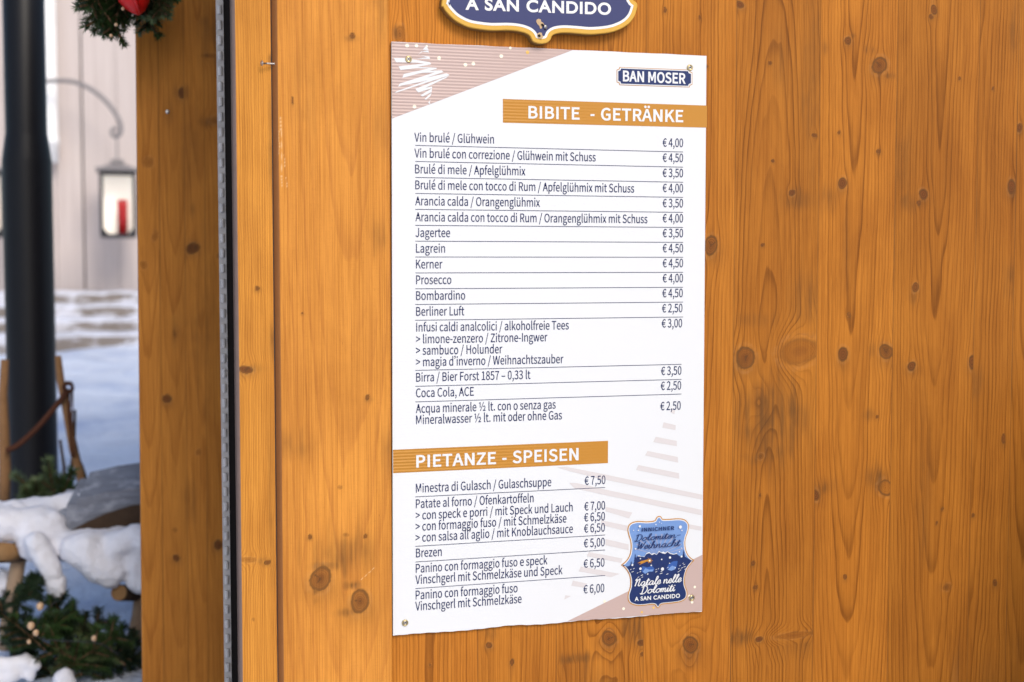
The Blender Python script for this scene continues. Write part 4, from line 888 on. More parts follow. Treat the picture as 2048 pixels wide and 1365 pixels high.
# ------------------------------------------------------------------ the painted wooden sign above it
def sign():
    y = -.012
    M['sign_gold'] = flat_mat('sign_gold_paint', (0.66, 0.37, 0.045, 1), 0.5, 0.4, 0.10, 60)
    M['sign_side'] = flat_mat('sign_sawn_edge', (0.30, 0.155, 0.04, 1), 0.7, 0.2, 0.25, 90)
    M['sign_white'] = flat_mat('sign_white_paint', (0.80, 0.79, 0.76, 1), 0.55, 0.4, 0.05, 60)
    M['sign_navy'] = flat_mat('sign_navy_paint', (0.035, 0.042, 0.135, 1), 0.6, 0.4, 0.12, 160)
    M['chip'] = flat_mat('chipped_wood', (0.60, 0.42, 0.24, 1), 0.8, 0.2, 0.3, 300)
    root = thing('shield_sign', at(1081, 88, .0055), 'navy blue shield-shaped wooden sign with gold rim and white letters above the menu poster', 'sign')
    c8 = [(66,20),(80,70),(120,130),(200,205),(320,265),(450,290),(560,300),(700,298),(800,305),(880,325),(925,352),(943,385),(965,412),(1030,430),(1098,418),(1130,385),(1145,352),(1185,331),(1260,322),(1380,328),(1500,338),(1620,332),(1740,312),(1850,265),(1920,205),(1960,130),(1976,40)]
    b = [w2(870+px/4.876, py/4.876, y) for px, py in c8]
    tl_s = at(931, 20, y); tr_s = at(1222, 29, y); tl_e = at(*EM(320, 1186)); tr_e = at(*EM(910, 1141))
    sc = (tr_s.x-tl_s.x)/(tr_e.x-tl_e.x)
    up = []
    for p in EMB:
        if p[1] < 1060 or p[1] < 1000:
            q = at(*EM(*p)); up.append((tl_s.x+(q.x-tl_e.x)*sc, tl_s.z+(q.z-tl_e.z)*sc, p))
    # EMB runs clockwise from the top; keep left side (going up), top, right side (going down)
    n = len(EMB); order = [i for i in range(n)]
    start = next(i for i in range(30, n) if EMB[i][1] < 1060)
    seq = []; i = start
    while True:
        seq.append(EMB[i % n]); i += 1
        if EMB[i % n][1] > 1060 and i > n: break
    upper = []
    for p in seq:
        q = at(*EM(*p)); upper.append((tl_s.x+(q.x-tl_e.x)*sc, tl_s.z+(q.z-tl_e.z)*sc))
    base = upper + list(reversed(b))
    out = [Vector(p) for p in spline(base, True, 4)]
    m = len(out)
    mb = MB(); n_ = m
    area = sum(out[i].x*out[(i+1) % m].y-out[(i+1) % m].x*out[i].y for i in range(m))
    if area < 0: out = out[::-1]
    r0 = inset(out, .0012)
    vs = [(p.x, .0055, p.y) for p in out]+[(p.x, y+.0015, p.y) for p in out]+[(p.x, y, p.y) for p in r0]
    fs = []; mi = []
    for i in range(m):
        j = (i+1) % m; fs.append((i, j, m+j, m+i)); mi.append(1)
        fs.append((m+i, m+j, 2*m+j, 2*m+i)); mi.append(0)
    for f, k in zip(fs, mi): pass
    base_i = 0
    mb.add(vs, [f for f, k in zip(fs, mi) if k == 1], 1)
    mb.add(vs[m:], [tuple(v-m for v in f) for f, k in zip(fs, mi) if k == 0], 0)
    tri = geometry.tessellate_polygon([[Vector((p.x, p.y, 0)) for p in r0]])
    mb.add(vs[2*m:], [tuple(t) if ((r0[t[1]]-r0[t[0]]).cross(r0[t[2]]-r0[t[0]]) > 0) else (t[0], t[2], t[1]) for t in tri], 0)
    mb.build('board', [M['sign_gold'], M['sign_side']], root)
    V2 = lambda L: [(p[0], p[1]) for p in L]
    def flat(name, polys, mat, dy): return link(name, poly_mesh(name, polys, y-dy), mat, root)
    flat('white_border', [V2(inset(out, 9.2*.00078))], M['sign_white'], .0003)
    flat('blue_field', [V2(inset(out, 14.2*.00078))], M['sign_navy'], .0006)
    lay(caps_mesh('A SAN CANDIDO', 'lettering', .03, 1.1), M['sign_white'], root, 'lettering', (931,19), (1222,29.5), 24.5, .727, y-.0009)
    P = lambda L: [w2(870+a/4.876, c/4.876, y-.0012) for a, c in L]
    flat('paint_chips', [P([(990,195),(1010,185),(1032,192),(1035,212),(1055,225),(1068,245),(1050,250),(1040,280),(1025,282),(1018,255),(1000,238),(988,215)]), P([(996,330),(1020,318),(1042,322),(1046,345),(1058,360),(1040,385),(1010,375),(998,355)])], M['chip'], .0012)
    P = lambda L: [w2(870+a/4.876, c/4.876, y-.0016) for a, c in L]
    flat('screw_hole', [P([(1030,238),(1050,232),(1066,248),(1060,262),(1040,258)]), P([(1072,262),(1088,262),(1084,292),(1066,296)])], M['hole'], .0016)
    P = lambda L: [w2(870+a/4.876, c/4.876, y-.0016) for a, c in L]
    flat('screw_hole', [P([(1000,345),(1018,335),(1032,350),(1028,364),(1008,362)])], M['hole'], .0016)
    mb = MB(); c = at(870+1075/4.876, 265/4.876, y-.001)
    mb.lathe(c, (0.35, -1, -.2), [(0, .0012), (.0012, .0030), (.0018, .0026), (.0019, .0008)], 14)
    mb.build('screw', M['zinc'], root, smooth=True)
sign()

def lone_screw():
    a = at(549, 128, -.002); d = (at(523, 127, -.0075)-a); L = d.length; d.normalize()
    mb = MB(); pr = [(-.004, .0010)]
    h = 0.0
    while h < L*.62:
        pr += [(h, .0010), (h+.0004, .0017), (h+.0008, .0010)]; h += .0013
    pr += [(L*.62, .0012), (L*.86, .0012), (L*.96, .0042), (L, .0045), (L+.0003, .0041), (L+.0003, .0016), (L-.0006, .0014)]
    mb.lathe(a, d, pr, 14)
    o = mb.build('screw', M['zinc'], loc=a, smooth=True)
    tag(o, 'small silver countersunk screw sticking out sideways from the groove left of the poster', 'screw')
lone_screw()

# ------------------------------------------------------------------ wooden door leaf further back
def door():
    Y = .90
    a = at(278, 682, Y); b = at(449, 682, Y)
    root = thing('wooden_door', (a.x, Y, 0.02), 'stained brown wooden door leaf standing behind the left edge of the hut wall', 'door')
    p = lambda x, y: (lambda q: (q.x, q.z))(at(x, y, Y))
    K = []; S = []
    for (x, y, rx, ry, kd) in [(362,186,8,9,'dark'),(385,497,11,10,'dark'),(335,798,7,8,'dark'),(310,472,5,8,'soft'),(440,240,18,7,'soft'),(420,112,14,4,'soft'),(350,668,4,8,'soft'),(356,1116,6,6,'dark'),(440,1090,8,8,'dark'),(400,905,5,6,'soft'),(352,1060,4,5,'soft'),(286,530,7,6,'soft'),(296,325,8,8,'soft'),(440,512,6,5,'soft')]:
        q = p(x, y); K.append((q[0], q[1], rx*.00104, ry*.00104, kd))
    for (x, y, rx, ry, aa) in [(362,186,16,16,.6),(385,497,20,18,.6),(335,225,10,30,.35),(420,245,26,10,.7),(415,112,22,6,.7),(385,420,5,22,.5),(400,640,30,160,.35),(380,300,20,120,.3),(350,660,8,40,.5),(430,70,40,80,.6),(385,1000,14,50,.35)]:  # the dark entry at top right paints shade from garland and roof
        q = p(x, y); S.append((q[0], q[1], rx*.00104, ry*.00104, aa))
    xs = [p(x, 682)[0] for x in (278, 322, 372, 412)]
    L = [(-9, xs[0]+.02, .005, .03, .03, 1.0), (xs[1], xs[1]+.03, .006, .04, .03, .95), (xs[2], xs[2]+.03, .0055, .04, .02, 1.05), (xs[3], xs[3]+.05, .006, .05, .02, .93)]
    board('leaf', [M['door'], M['side']], root, a.x, b.x+.03, .02, 2.5, Y, .045, L, K, S, fine=.003, dense=(.6, 2.3), bev=(.003, 0), lean=.006)
    mb = MB(); c = at(335, 224, Y); mb.lathe(c, (0, -1, 0), [(-.002, .004), (.001, .0045), (.0016, .003)], 12)
    mb.build('screw', M['zinc'], root, smooth=True)
door()
# ------------------------------------------------------------------ things further back, on the snow
def eval_meta(elems, name, res=.012, thr=.6):
    """snow lumps: (x, y, z, r[, sx, sy, sz]) blobs melted into one skin"""
    mb = bpy.data.metaballs.new('blob'); mb.resolution = res; mb.render_resolution = res; mb.threshold = thr
    for e in elems:
        el_ = mb.elements.new(type='ELLIPSOID' if len(e) > 4 else 'BALL'); el_.co = e[:3]; el_.radius = e[3]*1.6
        if len(e) > 4: el_.size_x, el_.size_y, el_.size_z = e[4:7]
    o = bpy.data.objects.new('blob'+name, mb); COL.objects.link(o)
    dg = bpy.context.evaluated_depsgraph_get(); dg.update()
    me = bpy.data.meshes.new_from_object(o.evaluated_get(dg)); me.name = name; me.materials.clear()
    bpy.data.objects.remove(o); bpy.data.metaballs.remove(mb)
    from mathutils import noise
    for v in me.vertices:      # crumbly skin
        p = v.co; v.co = p+v.normal*(.007*noise.noise(p*22)+.004*noise.noise(p*55)+.0022*noise.noise(p*130))
    return me

M['pole'] = flat_mat('black_lacquer', (0.008, 0.008, 0.010, 1), 0.42, 0.22, 0.2, 20)
M['black_metal'] = flat_mat('black_iron', (0.02, 0.02, 0.025, 1), 0.5, 0.4, 0.2, 60)
M['iron'] = flat_mat('grey_iron', (0.24, 0.22, 0.22, 1), 0.5, 0.5, 0.25, 30)
M['candle'] = flat_mat('red_wax', (0.42, 0.012, 0.014, 1), 0.4, 0.5, 0.1, 40)
M['milk'] = flat_mat('white_enamel', (0.88, 0.87, 0.86, 1), 0.3, 0.5, 0.02, 10)
M['lit'] = flat_mat('lit_white_glass', (0.88, 0.86, 0.82, 1), 0.3, 0.4, 0.02, 10, **{'Emission Color': (1, .93, .82, 1), 'Emission Strength': 0.32})
M['bark'] = flat_mat('bark', (0.085, 0.052, 0.032, 1), 0.85, 0.2, 0.6, 60)
M['peeled'] = flat_mat('peeled_wood', (0.42, 0.29, 0.19, 1), 0.7, 0.2, 0.35, 40)
M['endgrain'] = flat_mat('end_grain', (0.36, 0.20, 0.085, 1), 0.8, 0.2, 0.5, 60)
def _gb():
    t = NT('weathered_board'); n = t.noise(t.pos((9, 9, 70)), 1.0, 5, .7, .6); n2 = t.noise(t.pos((16, 16, 24)), 1.0, 4, .6)
    c = t.mix(n, (0.30, 0.325, 0.39, 1), (0.10, 0.10, 0.115, 1)); c = t.mix(t.math('MULTIPLY_ADD', n2, 4, -2.0, clamp=True), c, (0.44, 0.46, 0.52, 1))
    return t.out(c, .85, t.bump(n, .8, .008), .15)
M['grey_board'] = _gb()
M['rope'] = flat_mat('brown_rope', (0.10, 0.040, 0.024, 1), 0.9, 0.1, 0.4, 150)
M['stick'] = flat_mat('stick', (0.34, 0.175, 0.075, 1), 0.8, 0.2, 0.5, 50)
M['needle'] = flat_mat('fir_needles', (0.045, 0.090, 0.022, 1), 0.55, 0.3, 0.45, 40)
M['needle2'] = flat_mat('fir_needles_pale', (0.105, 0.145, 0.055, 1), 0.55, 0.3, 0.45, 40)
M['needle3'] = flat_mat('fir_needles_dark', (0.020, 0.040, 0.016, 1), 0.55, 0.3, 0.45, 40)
M['twig'] = flat_mat('fir_twig', (0.16, 0.09, 0.05, 1), 0.8, 0.2, 0.4, 60)
M['ribbon'] = flat_mat('red_velvet', (0.60, 0.008, 0.005, 1), 0.4, 0.4, 0.12, 40)
M['bulb'] = flat_mat('warm_bulb', (0.56, 0.36, 0.21, 1), 0.25, 0.5, 0.02, 40)

def fir_branch(mb, base, tip, droop=0.0, n=520, L=.020, wd=.0015, side=3, rnd=None, m=0, tw=1):
    """a fir twig: stem, side twigs and flat needles all round"""
    rnd = rnd or random; base, tip = Vector(base), Vector(tip); ax = tip-base; ln = ax.length
    stems = []
    pts = [base+ax*t+Vector((0, 0, -droop*t*t)) for t in (0, .25, .5, .75, 1)]
    stems.append(pts)
    for k in range(side*2):
        t = .2+.65*(k//2)/max(side-1, 1)+.06*rnd.random(); p = base+ax*t+Vector((0, 0, -droop*t*t))
        o = ax.cross(Vector((0, -1, 0.2))).normalized()*(1 if k % 2 else -1)
        d = (ax.normalized()*.75+o*.6+Vector((0, rnd.uniform(-.35, .35), rnd.uniform(-.15, .1)))).normalized()
        q = ln*(.42-.18*t)*rnd.uniform(.8, 1.2)
        stems.append([p+d*q*s+Vector((0, 0, -droop*.4*s*s)) for s in (0, .35, .7, 1)])
    tot = sum((s[-1]-s[0]).length for s in stems)
    for s in stems:
        mb.tube(s, [.0026]*(len(s)-1)+[.0012], 5, tw)
        cnt = int(n*(s[-1]-s[0]).length/tot)
        for _ in range(cnt):
            u = rnd.random()**.9*(len(s)-1); i = min(int(u), len(s)-2); p = s[i].lerp(s[i+1], u-i); t = (s[i+1]-s[i]).normalized()
            o = Vector((rnd.gauss(0, 1), rnd.gauss(0, 1), rnd.gauss(0, 1))); o = (o-t*o.dot(t)).normalized()
            d = (t*rnd.uniform(.45, .95)+o).normalized(); e = p+d*L*rnd.uniform(.7, 1.15); sd_ = d.cross(o+Vector((.1, .2, .3))).normalized()*wd*.5
            mid = p.lerp(e, .5)
            mb.add([p-sd_*.6, p+sd_*.6, mid+sd_, e, mid-sd_], [(0, 1, 2, 3, 4)], m)

# ---- far plank wall with lantern brackets
def far_hut():
    Y = 8.4
    root = thing('plank_hut', at(150, 585, Y), 'pale pinkish plank hut wall far behind the black lamp post', 'hut')
    t = NT('pale_planks'); 
    sx = t.new('ShaderNodeSeparateXYZ'); t.l.new(t.new('ShaderNodeNewGeometry').outputs['Position'], sx.inputs[0])
    gr = t.noise(t.pos((14, 4, .55)), 1.0, 5, .65, .5); fi = t.noise(t.pos((55, 10, 1.2)), 1.0, 4, .6)
    c = t.mix(gr, (0.63, 0.555, 0.525, 1), (0.53, 0.455, 0.425, 1)); c = t.mix(t.math('MULTIPLY_ADD', fi, 1.6, -.6, clamp=True), c, (0.40, 0.33, 0.305, 1))
    kn = t.noise(t.pos((5, 5, 2.6)), 1.0, 1, .5)
    c = t.mix(t.math('MULTIPLY_ADD', kn, 14, -10.3, clamp=True), c, (0.36, 0.30, 0.28, 1))
    # boards turn greyer towards the foot
    dn = t.noise(t.pos((30, 10, .6)), 1.0, 3, .6)
    dz = t.math('ADD', t.math('MULTIPLY_ADD', sx.outputs['Z'], -2.6, 4.35), t.math('MULTIPLY_ADD', dn, 1.0, -.5), clamp=True)
    c = t.mix(t.math('MULTIPLY', dz, .62), c, (0.30, 0.27, 0.28, 1))
    M['planks'] = t.out(c, .7, t.bump(fi, .3, .004), .3)
    xs = [-60, 12, 62, 113, 167, 236, 292, 350, 410, 470]
    X = [at(x, 400, Y).x for x in xs]
    for i in range(len(X)-1):
        mb = MB(); mb.box((X[i]+(.006 if xs[i] == 167 else .0012), Y, 1.30), (X[i+1]-(.006 if xs[i+1] == 167 else .0012), Y+.04, 4.6), bev=.002); mb.build('plank', M['planks'], root)
    mb = MB(); mb.box((X[0], Y+.05, 1.15), (X[-1], Y+.08, 4.6)); mb.build('backing', M['bark'], root)
    mb = MB(); mb.box((X[0], Y-.01, 1.20), (X[-1], Y+.05, 1.345), bev=.004); mb.build('foot_board', M['bark'], root)
    # white rain pipe ending above the ground
    mb = MB(); yp = Y-.09; xp = at(99, 150, yp).x; r = .052
    zt = 4.4; zb = at(100, 275, yp).z; ze = at(100, 326, yp).z
    mb.lathe((xp, yp, zt), (0, 0, -1), [(0, r), (zt-zb, r), (zt-zb+.004, r*1.14), (zt-zb+.05, r*1.14), (zt-zb+.054, r), (zt-ze, r*1.02)], 20)
    mb.build('rain_pipe', M['milk'], root, smooth=True)
far_hut()

def lantern(px, label, hook):
    Y = 8.02
    cx = at(px, 410, Y).x; zt = at(px, 344, Y).z; zb = at(px, 475, Y).z; hw = .112
    root = thing('lantern', (cx, Y, zb), label, 'lantern', 'lanterns hanging on the far plank hut')
    mb = MB()
    for sx_ in (-1, 1):
        for sy in (-1, 1): mb.box((cx+sx_*hw-.011, Y+sy*hw-.011, zb), (cx+sx_*hw+.011, Y+sy*hw+.011, zt), bev=.002)
    for z in (zb, zt-.02):
        for s in (-1, 1):
            mb.box((cx-hw+.011, Y+s*hw-.010, z), (cx+hw-.011, Y+s*hw+.010, z+.022)); mb.box((cx+s*hw-.010, Y-hw+.011, z+.001), (cx+s*hw+.010, Y+hw-.011, z+.021))
    mb.box((cx-hw+.011, Y-hw+.011, zb-.004), (cx+hw-.011, Y+hw-.011, zb+.008))
    # corner braces at the foot of the panes
    for s in (-1, 1):
        x = cx+s*(hw-.011); mb.add([(x, Y-hw-.002, zb+.022), (x-s*.035, Y-hw-.002, zb+.022), (x, Y-hw-.002, zb+.065)], [(0, 1, 2)])
    mb.build('frame', M['black_metal'], root)
    mb = MB(); q = hw+.035
    mb.hull([(cx+a*q, Y+b*q, zt+c) for a in (-1, 1) for b in (-1, 1) for c in (0, .022)])
    mb.hull([(cx+a*q*.8, Y+b*q*.8, zt+.022) for a in (-1, 1) for b in (-1, 1)]+[(cx+a*.06, Y+b*.06, zt+.05) for a in (-1, 1) for b in (-1, 1)])
    mb.box((cx-.045, Y-.045, zt+.048), (cx+.045, Y+.045, zt+.085), bev=.006); mb.build('roof', M['iron'], root)
    mb = MB(); mb.box((cx-hw+.011, Y+hw-.008, zb+.02), (cx+hw-.011, Y+hw-.003, zt-.02)); mb.box((cx-hw+.004, Y-hw+.012, zb+.02), (cx-hw+.008, Y+hw-.012, zt-.02)); mb.box((cx+hw-.008, Y-hw+.012, zb+.02), (cx+hw-.004, Y+hw-.012, zt-.02))
    mb.build('milky_pane', M['lit'], root)
    mb = MB(); cc = (cx+.03, Y-.02, zb+.022); h = .245
    mb.lathe(cc, (0, 0, 1), [(0, .036), (h-.008, .036), (h, .030), (h-.006, .012)], 20); cn = mb.build('candle', M['candle'], root, smooth=True)
    mb = MB(); b = Vector(cc)+Vector((0, -.037, h*.78))
    for s in (-1, 1):
        mb.hull([b+Vector((0, 0, .006)), b+Vector((0, 0, -.006)), b+Vector((s*.03, -.012, .028)), b+Vector((s*.038, -.004, .006)), b+Vector((s*.02, .012, .012))])
    mb.build('bow', M['ribbon'], cn)
    if hook:
        # wrought hook: flat bar out of the wall, curving down to a curl that carries the lantern
        pts = [at(x, y, Y+.1*(1-min((x-100)/140, 1))) for x, y in [(92,163),(113,162),(140,163),(165,170),(190,184),(212,203),(230,226),(240,246),(242,262),(236,272),(227,272),(223,263),(228,257),(234,260)]]
        P = [Vector(p) for p in spline([tuple(p) for p in pts], False, 5)]
        mb = MB(); mb.tube(P, [.015]*(len(P)-12)+[.012]*12, 8); mb.build('bracket', M['iron'], root, smooth=True)
        mb = MB(); a = at(234, 274, Y); mb.tube([a, (cx, Y, zt+.08)], .006, 6); mb.build('hanger', M['iron'], root)
lantern(236, 'black square lantern with red candle hanging from a curved iron hook on pale planks', True)
lantern(-27, 'black lantern with a red candle, cropped by the left edge beside the lamp post', False)

# ---- lamp post
def lamp_post():
    Y = 2.55; s = ppm(Y)
    c = at(66, 900, Y); x = c.x; zc = at(66, 325, Y).z; zt = at(66, 275, Y).z
    root = thing('lamp_post', (x, Y, .6), 'black painted metal lamp post standing in the snow at the left', 'lamp post')
    R = 49*s; r = 41*s
    mb = MB(); mb.lathe((x, Y, .6), (0, 0, 1), [(0, R*1.02), (.25, R), (zc-.6, R), (zc-.6+.01, R*.985), (zt-.6, r*1.03), (zt-.59, r), (3.6, r*.97)], 40)
    mb.build('pole', M['pole'], root, smooth=True)
    mb = MB(); mb.lathe((x, Y, .6), (0, 0, 1), [(0, R*1.5), (.06, R*1.5), (.09, R*1.2), (.16, R*1.06)], 32); mb.build('foot', M['pole'], root, smooth=True)
    mb = MB(); mb.lathe((x, Y, 4.2), (0, 0, 1), [(0, r), (.1, .16), (.5, .22), (.55, .26), (.62, .05)], 24); mb.build('lamp_head', M['pole'], root, smooth=True)
lamp_post()

# ---- rope fence of rough stakes
def rope_fence():
    Y = 2.05; s = ppm(Y)
    root = thing('rope_fence', at(140, 980, Y), 'rough stake fence with a brown rope slung in front of the lamp post', 'fence')
    mb = MB()
    P = [at(x, y, Y) for x, y in [(116,712),(121,760),(130,800),(138,850),(146,900),(160,950),(170,1000)]]
    mb.tube(P, [6.5*s, 8*s, 9*s, 8.5*s, 8*s, 8*s, 9*s], 8); mb.build('stake', M['stick'], root, smooth=True)
    mb = MB(); P = [at(x, y, Y) for x, y in [(10,720),(6,790),(8,860),(10,940),(8,1010)]]
    mb.tube(P, [8*s, 9*s, 11*s, 12*s, 12*s], 8); mb.build('stake', M['stick'], root, smooth=True)
    mb = MB(); P = [at(x, y, Y-.035) for x, y in [(12,902),(34,892),(58,872),(82,848),(104,822),(122,800),(134,782)]]
    P = spline([tuple(p) for p in P], False, 4); mb.tube(P, 6.0*s, 8)
    rnd = random.Random(3)
    for _ in range(9):
        q = []; a0 = rnd.random()*6
        for k in range(9):
            a = a0+k*.7; q.append(at(136+11*math.cos(a)*rnd.uniform(.6, 1.1), 772+9*math.sin(a)*rnd.uniform(.6, 1.1)+k*.8, Y-.03-.02*rnd.random()))
        mb.tube(q, 1.8*s, 5)
    for k in range(4):
        q = [at(x+rnd.uniform(-3, 3)+k*2.2, y, Y-.02) for x, y in [(138,782),(137,815),(138,845),(140,875),(143,915)]]; mb.tube(spline([tuple(p) for p in q], False, 3), 1.6*s, 5)
    mb.build('rope', M['rope'], root, smooth=True)
    mb = MB(); 
    for (a, b) in [((142,850),(168,985)),((150,905),(172,960)),((120,880),(130,985)),((150,820),(140,960))]:
        mb.tube([at(a[0], a[1], Y+.03), at((a[0]+b[0])/2+3, (a[1]+b[1])/2, Y+.02), at(b[0], b[1], Y)], [3*s, 3.4*s, 4*s], 6)
    mb.build('brushwood', M['bark'], root, smooth=True)
rope_fence()

# ---- snow-laden rustic rail with a grey board on it
def rustic_rail():
    Y = 1.62; s = ppm(Y)
    root = thing('rustic_rail', at(150, 1340, Y), 'rustic log rail on peeled posts, thick with hanging snow', 'rail')
    A = lambda x, y, dy=0.0: at(x, y, Y+dy)
    for L in ([(40,1105),(32,1150),(26,1190),(18,1240),(12,1330)], [(282,1195),(278,1235),(272,1270),(268,1300),(262,1380)]):
        mb = MB(); mb.tube([A(x, y, .02) for x, y in L], [15*s, 16*s, 17*s, 17*s, 18*s], 14); mb.build('post', M['peeled'], root, smooth=True)
    mb = MB(); mb.tube([A(-60, 1108, -.01), A(22, 1106, -.015), A(120, 1098, .0), A(330, 1080, .0)], [22*s, 21*s, 19*s, 20*s], 16); mb.build('log', M['bark'], root, smooth=True)
    mb = MB(); mb.tube([A(238, 1186, -.09), A(262, 1186, 0), A(330, 1184, .12)], [17*s, 18*s, 18*s], 16); lg = mb.build('log', M['bark'], root, smooth=True)
    mb = MB(); mb.lathe(A(238, 1186, -.09), A(238, 1186, -.09)-A(262, 1186, 0), [(-.002, 16.5*s), (.002, 16*s)], 16); mb.build('cut_end', M['endgrain'], lg)
    mb = MB(); mb.tube([A(0, 1103, -.07), A(40, 1106, -.0)], [19*s, 18*s], 14); mb.build('log_stub', M['endgrain'], root, smooth=True)
    # weathered board lying tilted on the rail, ragged left end
    front = [(106,1034),(132,1034),(133,1012),(152,1010),(155,998),(210,985),(262,977),(340,970),(340,1052),(270,1054),(215,1062),(168,1080),(135,1070),(112,1052)]
    f = [A(x, y, -.02) for x, y in front]; bk = [A(x, y, -.02)+Vector((.03, .11, .05)) for x, y in front]; n = len(front)
    mb = MB(); mb.add(f+bk, [tuple(range(n-1, -1, -1)), tuple(range(n, 2*n))]+[(i, (i+1) % n, n+(i+1) % n, n+i) for i in range(n)])
    mb.build('weathered_board', M['grey_board'], root)
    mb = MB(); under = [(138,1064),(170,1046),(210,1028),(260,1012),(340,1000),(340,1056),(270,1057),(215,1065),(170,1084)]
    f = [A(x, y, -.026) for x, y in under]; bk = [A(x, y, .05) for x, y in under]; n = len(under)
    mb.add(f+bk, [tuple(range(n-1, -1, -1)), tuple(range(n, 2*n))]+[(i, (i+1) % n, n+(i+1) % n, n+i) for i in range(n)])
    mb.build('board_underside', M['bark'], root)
    rnd = random.Random(5); E = []
    def bl(x, y, r, dy=0.0, *sz): 
        p = A(x, y, dy); E.append((p.x, p.y, p.z, r*s)+tuple(sz))
    # upper snow: a long slab rising to the right
    for k in range(26):
        u = k/25; x = -60+u*300; y = 1036-26*max(u-.15, 0)-20*max(u-.55, 0); bl(x, y+rnd.uniform(-3, 3), 30+rnd.uniform(-2, 3)-13*max(u-.5, 0)*1.2, .03+.05*rnd.random())
    for k in range(10): bl(-20+k*14, 1048+rnd.uniform(-4, 4), 30, -.01)
    for k in range(16): u = k/15; bl(128+u*190, 1001-42*u+rnd.uniform(-2, 2), 12+rnd.uniform(-2, 3), .05)
    # lower snow: hanging over the log
    for k in range(24):
        u = k/23; x = 60+u*260; bl(x, 1092-18*max(0, u-.3)+rnd.uniform(-4, 4), 27+rnd.uniform(-3, 3), -.05+.03*rnd.random())
    for (x, y, r) in [(70,1085,24),(84,1108,24),(95,1130,22),(102,1150,21),(108,1168,21),(112,1184,19),(116,1176,20),(150,1100,30),(170,1105,30),(190,1118,33),(200,1132,31),(215,1140,30),(232,1132,27),(222,1152,24),(204,1150,24),(268,1128,22),(284,1140,26),(276,1158,25),(290,1166,24),(305,1150,30),(275,1110,22),(180,1084,26),(232,1090,30),(262,1080,30),(295,1080,34)]:
        bl(x, y, r, -.09)
    bl(8, 1168, 22, .05); bl(-12, 1180, 24, .05); bl(2, 1150, 16, .05)
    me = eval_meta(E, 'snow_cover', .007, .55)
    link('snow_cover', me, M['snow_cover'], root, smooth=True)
rustic_rail()

def firs():
    rnd = random.Random(21); Y = 1.45
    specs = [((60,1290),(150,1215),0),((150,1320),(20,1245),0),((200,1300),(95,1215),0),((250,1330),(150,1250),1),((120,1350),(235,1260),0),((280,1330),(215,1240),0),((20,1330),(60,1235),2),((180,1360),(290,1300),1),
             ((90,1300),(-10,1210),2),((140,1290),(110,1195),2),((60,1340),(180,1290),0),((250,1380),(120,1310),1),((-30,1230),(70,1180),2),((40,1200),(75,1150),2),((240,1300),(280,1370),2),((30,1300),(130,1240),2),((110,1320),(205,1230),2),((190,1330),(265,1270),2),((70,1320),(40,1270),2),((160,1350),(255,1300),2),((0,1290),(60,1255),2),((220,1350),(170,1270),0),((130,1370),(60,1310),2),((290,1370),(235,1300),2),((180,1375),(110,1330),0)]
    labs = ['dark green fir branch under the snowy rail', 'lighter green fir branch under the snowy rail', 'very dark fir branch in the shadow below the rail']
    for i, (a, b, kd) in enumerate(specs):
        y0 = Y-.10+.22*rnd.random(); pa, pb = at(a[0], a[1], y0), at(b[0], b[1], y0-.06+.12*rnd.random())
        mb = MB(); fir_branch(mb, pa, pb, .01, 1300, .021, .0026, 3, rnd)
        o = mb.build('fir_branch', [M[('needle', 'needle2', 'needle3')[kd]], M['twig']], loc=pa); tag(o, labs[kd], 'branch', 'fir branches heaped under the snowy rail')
    # sprigs standing up behind the rail, in front of the post
    Y = 1.92
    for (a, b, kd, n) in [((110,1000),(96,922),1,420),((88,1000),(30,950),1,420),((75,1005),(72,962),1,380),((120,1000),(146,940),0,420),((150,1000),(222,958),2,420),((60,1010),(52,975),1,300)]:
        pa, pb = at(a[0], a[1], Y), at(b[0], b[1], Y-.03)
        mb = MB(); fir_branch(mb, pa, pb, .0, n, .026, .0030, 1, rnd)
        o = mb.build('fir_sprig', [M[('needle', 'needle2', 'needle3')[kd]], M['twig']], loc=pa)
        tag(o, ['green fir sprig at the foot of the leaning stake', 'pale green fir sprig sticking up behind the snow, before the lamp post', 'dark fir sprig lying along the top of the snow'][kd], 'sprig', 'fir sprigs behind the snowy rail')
firs()

def fairy_lights():
    Y = 1.30; s = ppm(Y)
    root = thing('fairy_lights', at(110, 1260, Y), 'string of tiny warm white bulbs wound through the fir branches', 'fairy lights')
    pts = [(80,1213),(62,1252),(72,1266),(120,1268),(188,1277),(58,1284)]
    mb = MB(); mb.tube(spline([tuple(at(x+8, y+10, Y+.03)) for x, y in [(110,1190),(80,1213),(62,1252),(75,1268),(120,1272),(188,1277),(230,1300)]], False, 5), .0012, 5); mb.build('cable', M['black_metal'], root)
    for i, (x, y) in enumerate(pts):
        if i == 3: continue
        p = at(x, y, Y-.02); mb = MB(); mb.ball(p, (.0085, .0085, .007, .007, .0065, .005)[i], 0, 12, (1, 1, 1.15)); mb.build('bulb', M['bulb'], root, smooth=True)
fairy_lights()

def snow_heaps():
    Y = 1.38; s = ppm(Y)
    for k, (L, lab) in enumerate([([(20,1330,16),(45,1326,15),(70,1330,13),(0,1325,15),(-25,1330,18),(25,1350,18),(60,1352,14),(-10,1355,20)], 'low heap of snow in the bottom left corner'),
                                 ([(118,1355,12),(132,1350,12),(125,1368,16),(140,1366,12)], 'small lump of snow among the fir branches')]):
        E = []
        for x, y, r in L: p = at(x, y, Y); E.append((p.x, p.y, p.z, r*s*1.15))
        me = eval_meta(E, 'snow_heap', .010, .5); p = at(L[0][0], L[0][1]+20, Y)
        o = link('snow_heap', me, M['snow_cover'], loc=p, smooth=True); tag(o, lab, 'snow')
snow_heaps()

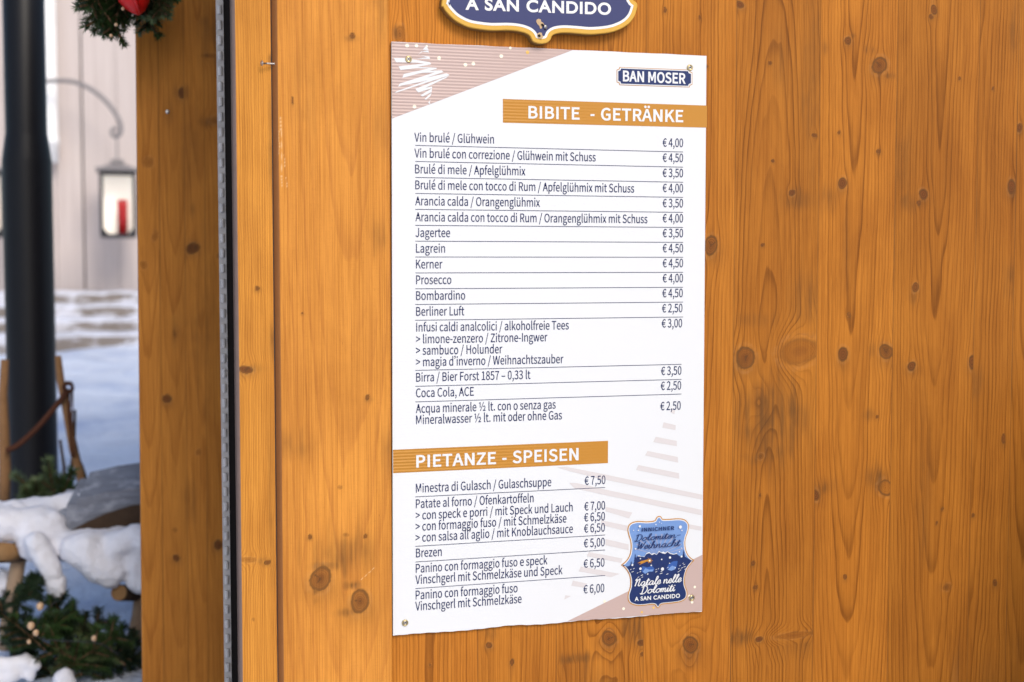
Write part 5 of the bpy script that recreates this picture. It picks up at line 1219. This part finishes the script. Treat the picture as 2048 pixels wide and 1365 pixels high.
# ---- fir garland with a red bow on the door
def garland():
    rnd = random.Random(9); Y = .83; s = ppm(Y)
    root = thing('fir_garland', at(250, -20, Y), 'bushy green fir garland with tiny lights hanging on the wooden door', 'garland')
    specs = [((235,-40),(205,72),1.0),((220,-40),(172,22),.8),((250,-45),(225,80),1.0),((300,-50),(302,70),.9),((310,-50),(328,38),.8),((215,-50),(190,62),.9),((245,-50),(240,45),.8),((290,-60),(285,40),.7),((200,-60),(165,-5),.7),((320,-60),(350,0),.7),((265,-60),(262,20),.7)]
    for (a, b, q) in specs:
        mb = MB(); q9 = .86; fir_branch(mb, at(a[0], a[1], Y-.03*rnd.random()), at(255+(b[0]-255)*.92, b[1]*q9-2, Y-.04-.05*rnd.random()), .0, int(1900*q), .015, .0019, 4, rnd)
        mb.build('fir_twig', [M['needle'] if rnd.random() < .75 else M['needle2'], M['twig']], root)
    for (x, y) in [(232,50),(222,72),(246,18)]:
        mb = MB(); mb.ball(at(x, y, Y-.11), .0036, 0, 10); mb.build('bulb', M['bulb'], root, smooth=True)
    root2 = thing('red_bow', at(268, 0, Y-.1), 'bright red velvet bow tied on the fir garland', 'bow')
    mb = MB()
    prof = [(233,-60),(232,-20),(238,2),(250,16),(264,25),(277,30),(290,20),(298,2),(302,-25),(300,-60)]
    f = [at(x, y, Y-.12) for x, y in prof]; n = len(prof)
    m_ = [at(267+(x-267)*1.04, y*1.0+(2 if y > 0 else 0), Y-.095) for x, y in prof]; b_ = [at(267+(x-267)*.86, y-4, Y-.07) for x, y in prof]
    g_ = [at(267+(x-267)*.6, y*.6-8, Y-.138) for x, y in prof]
    fs = []
    for r0, r1 in ((0, 1), (1, 2), (2, 3)):
        for i in range(n): j = (i+1) % n; fs.append((r0*n+i, r0*n+j, r1*n+j, r1*n+i))
    fs.append(tuple(range(n-1, -1, -1))); fs.append(tuple(range(3*n, 4*n)))
    mb.add(g_+f+m_+b_, fs); mb.build('ribbon', M['ribbon'], root2, smooth=True)
    mb = MB(); mb.tube([at(262, -50, Y-.14), at(268, -10, Y-.148), at(280, 26, Y-.13)], [.004, .005, .002], 8); mb.build('fold', M['ribbon'], root2, smooth=True)
garland()
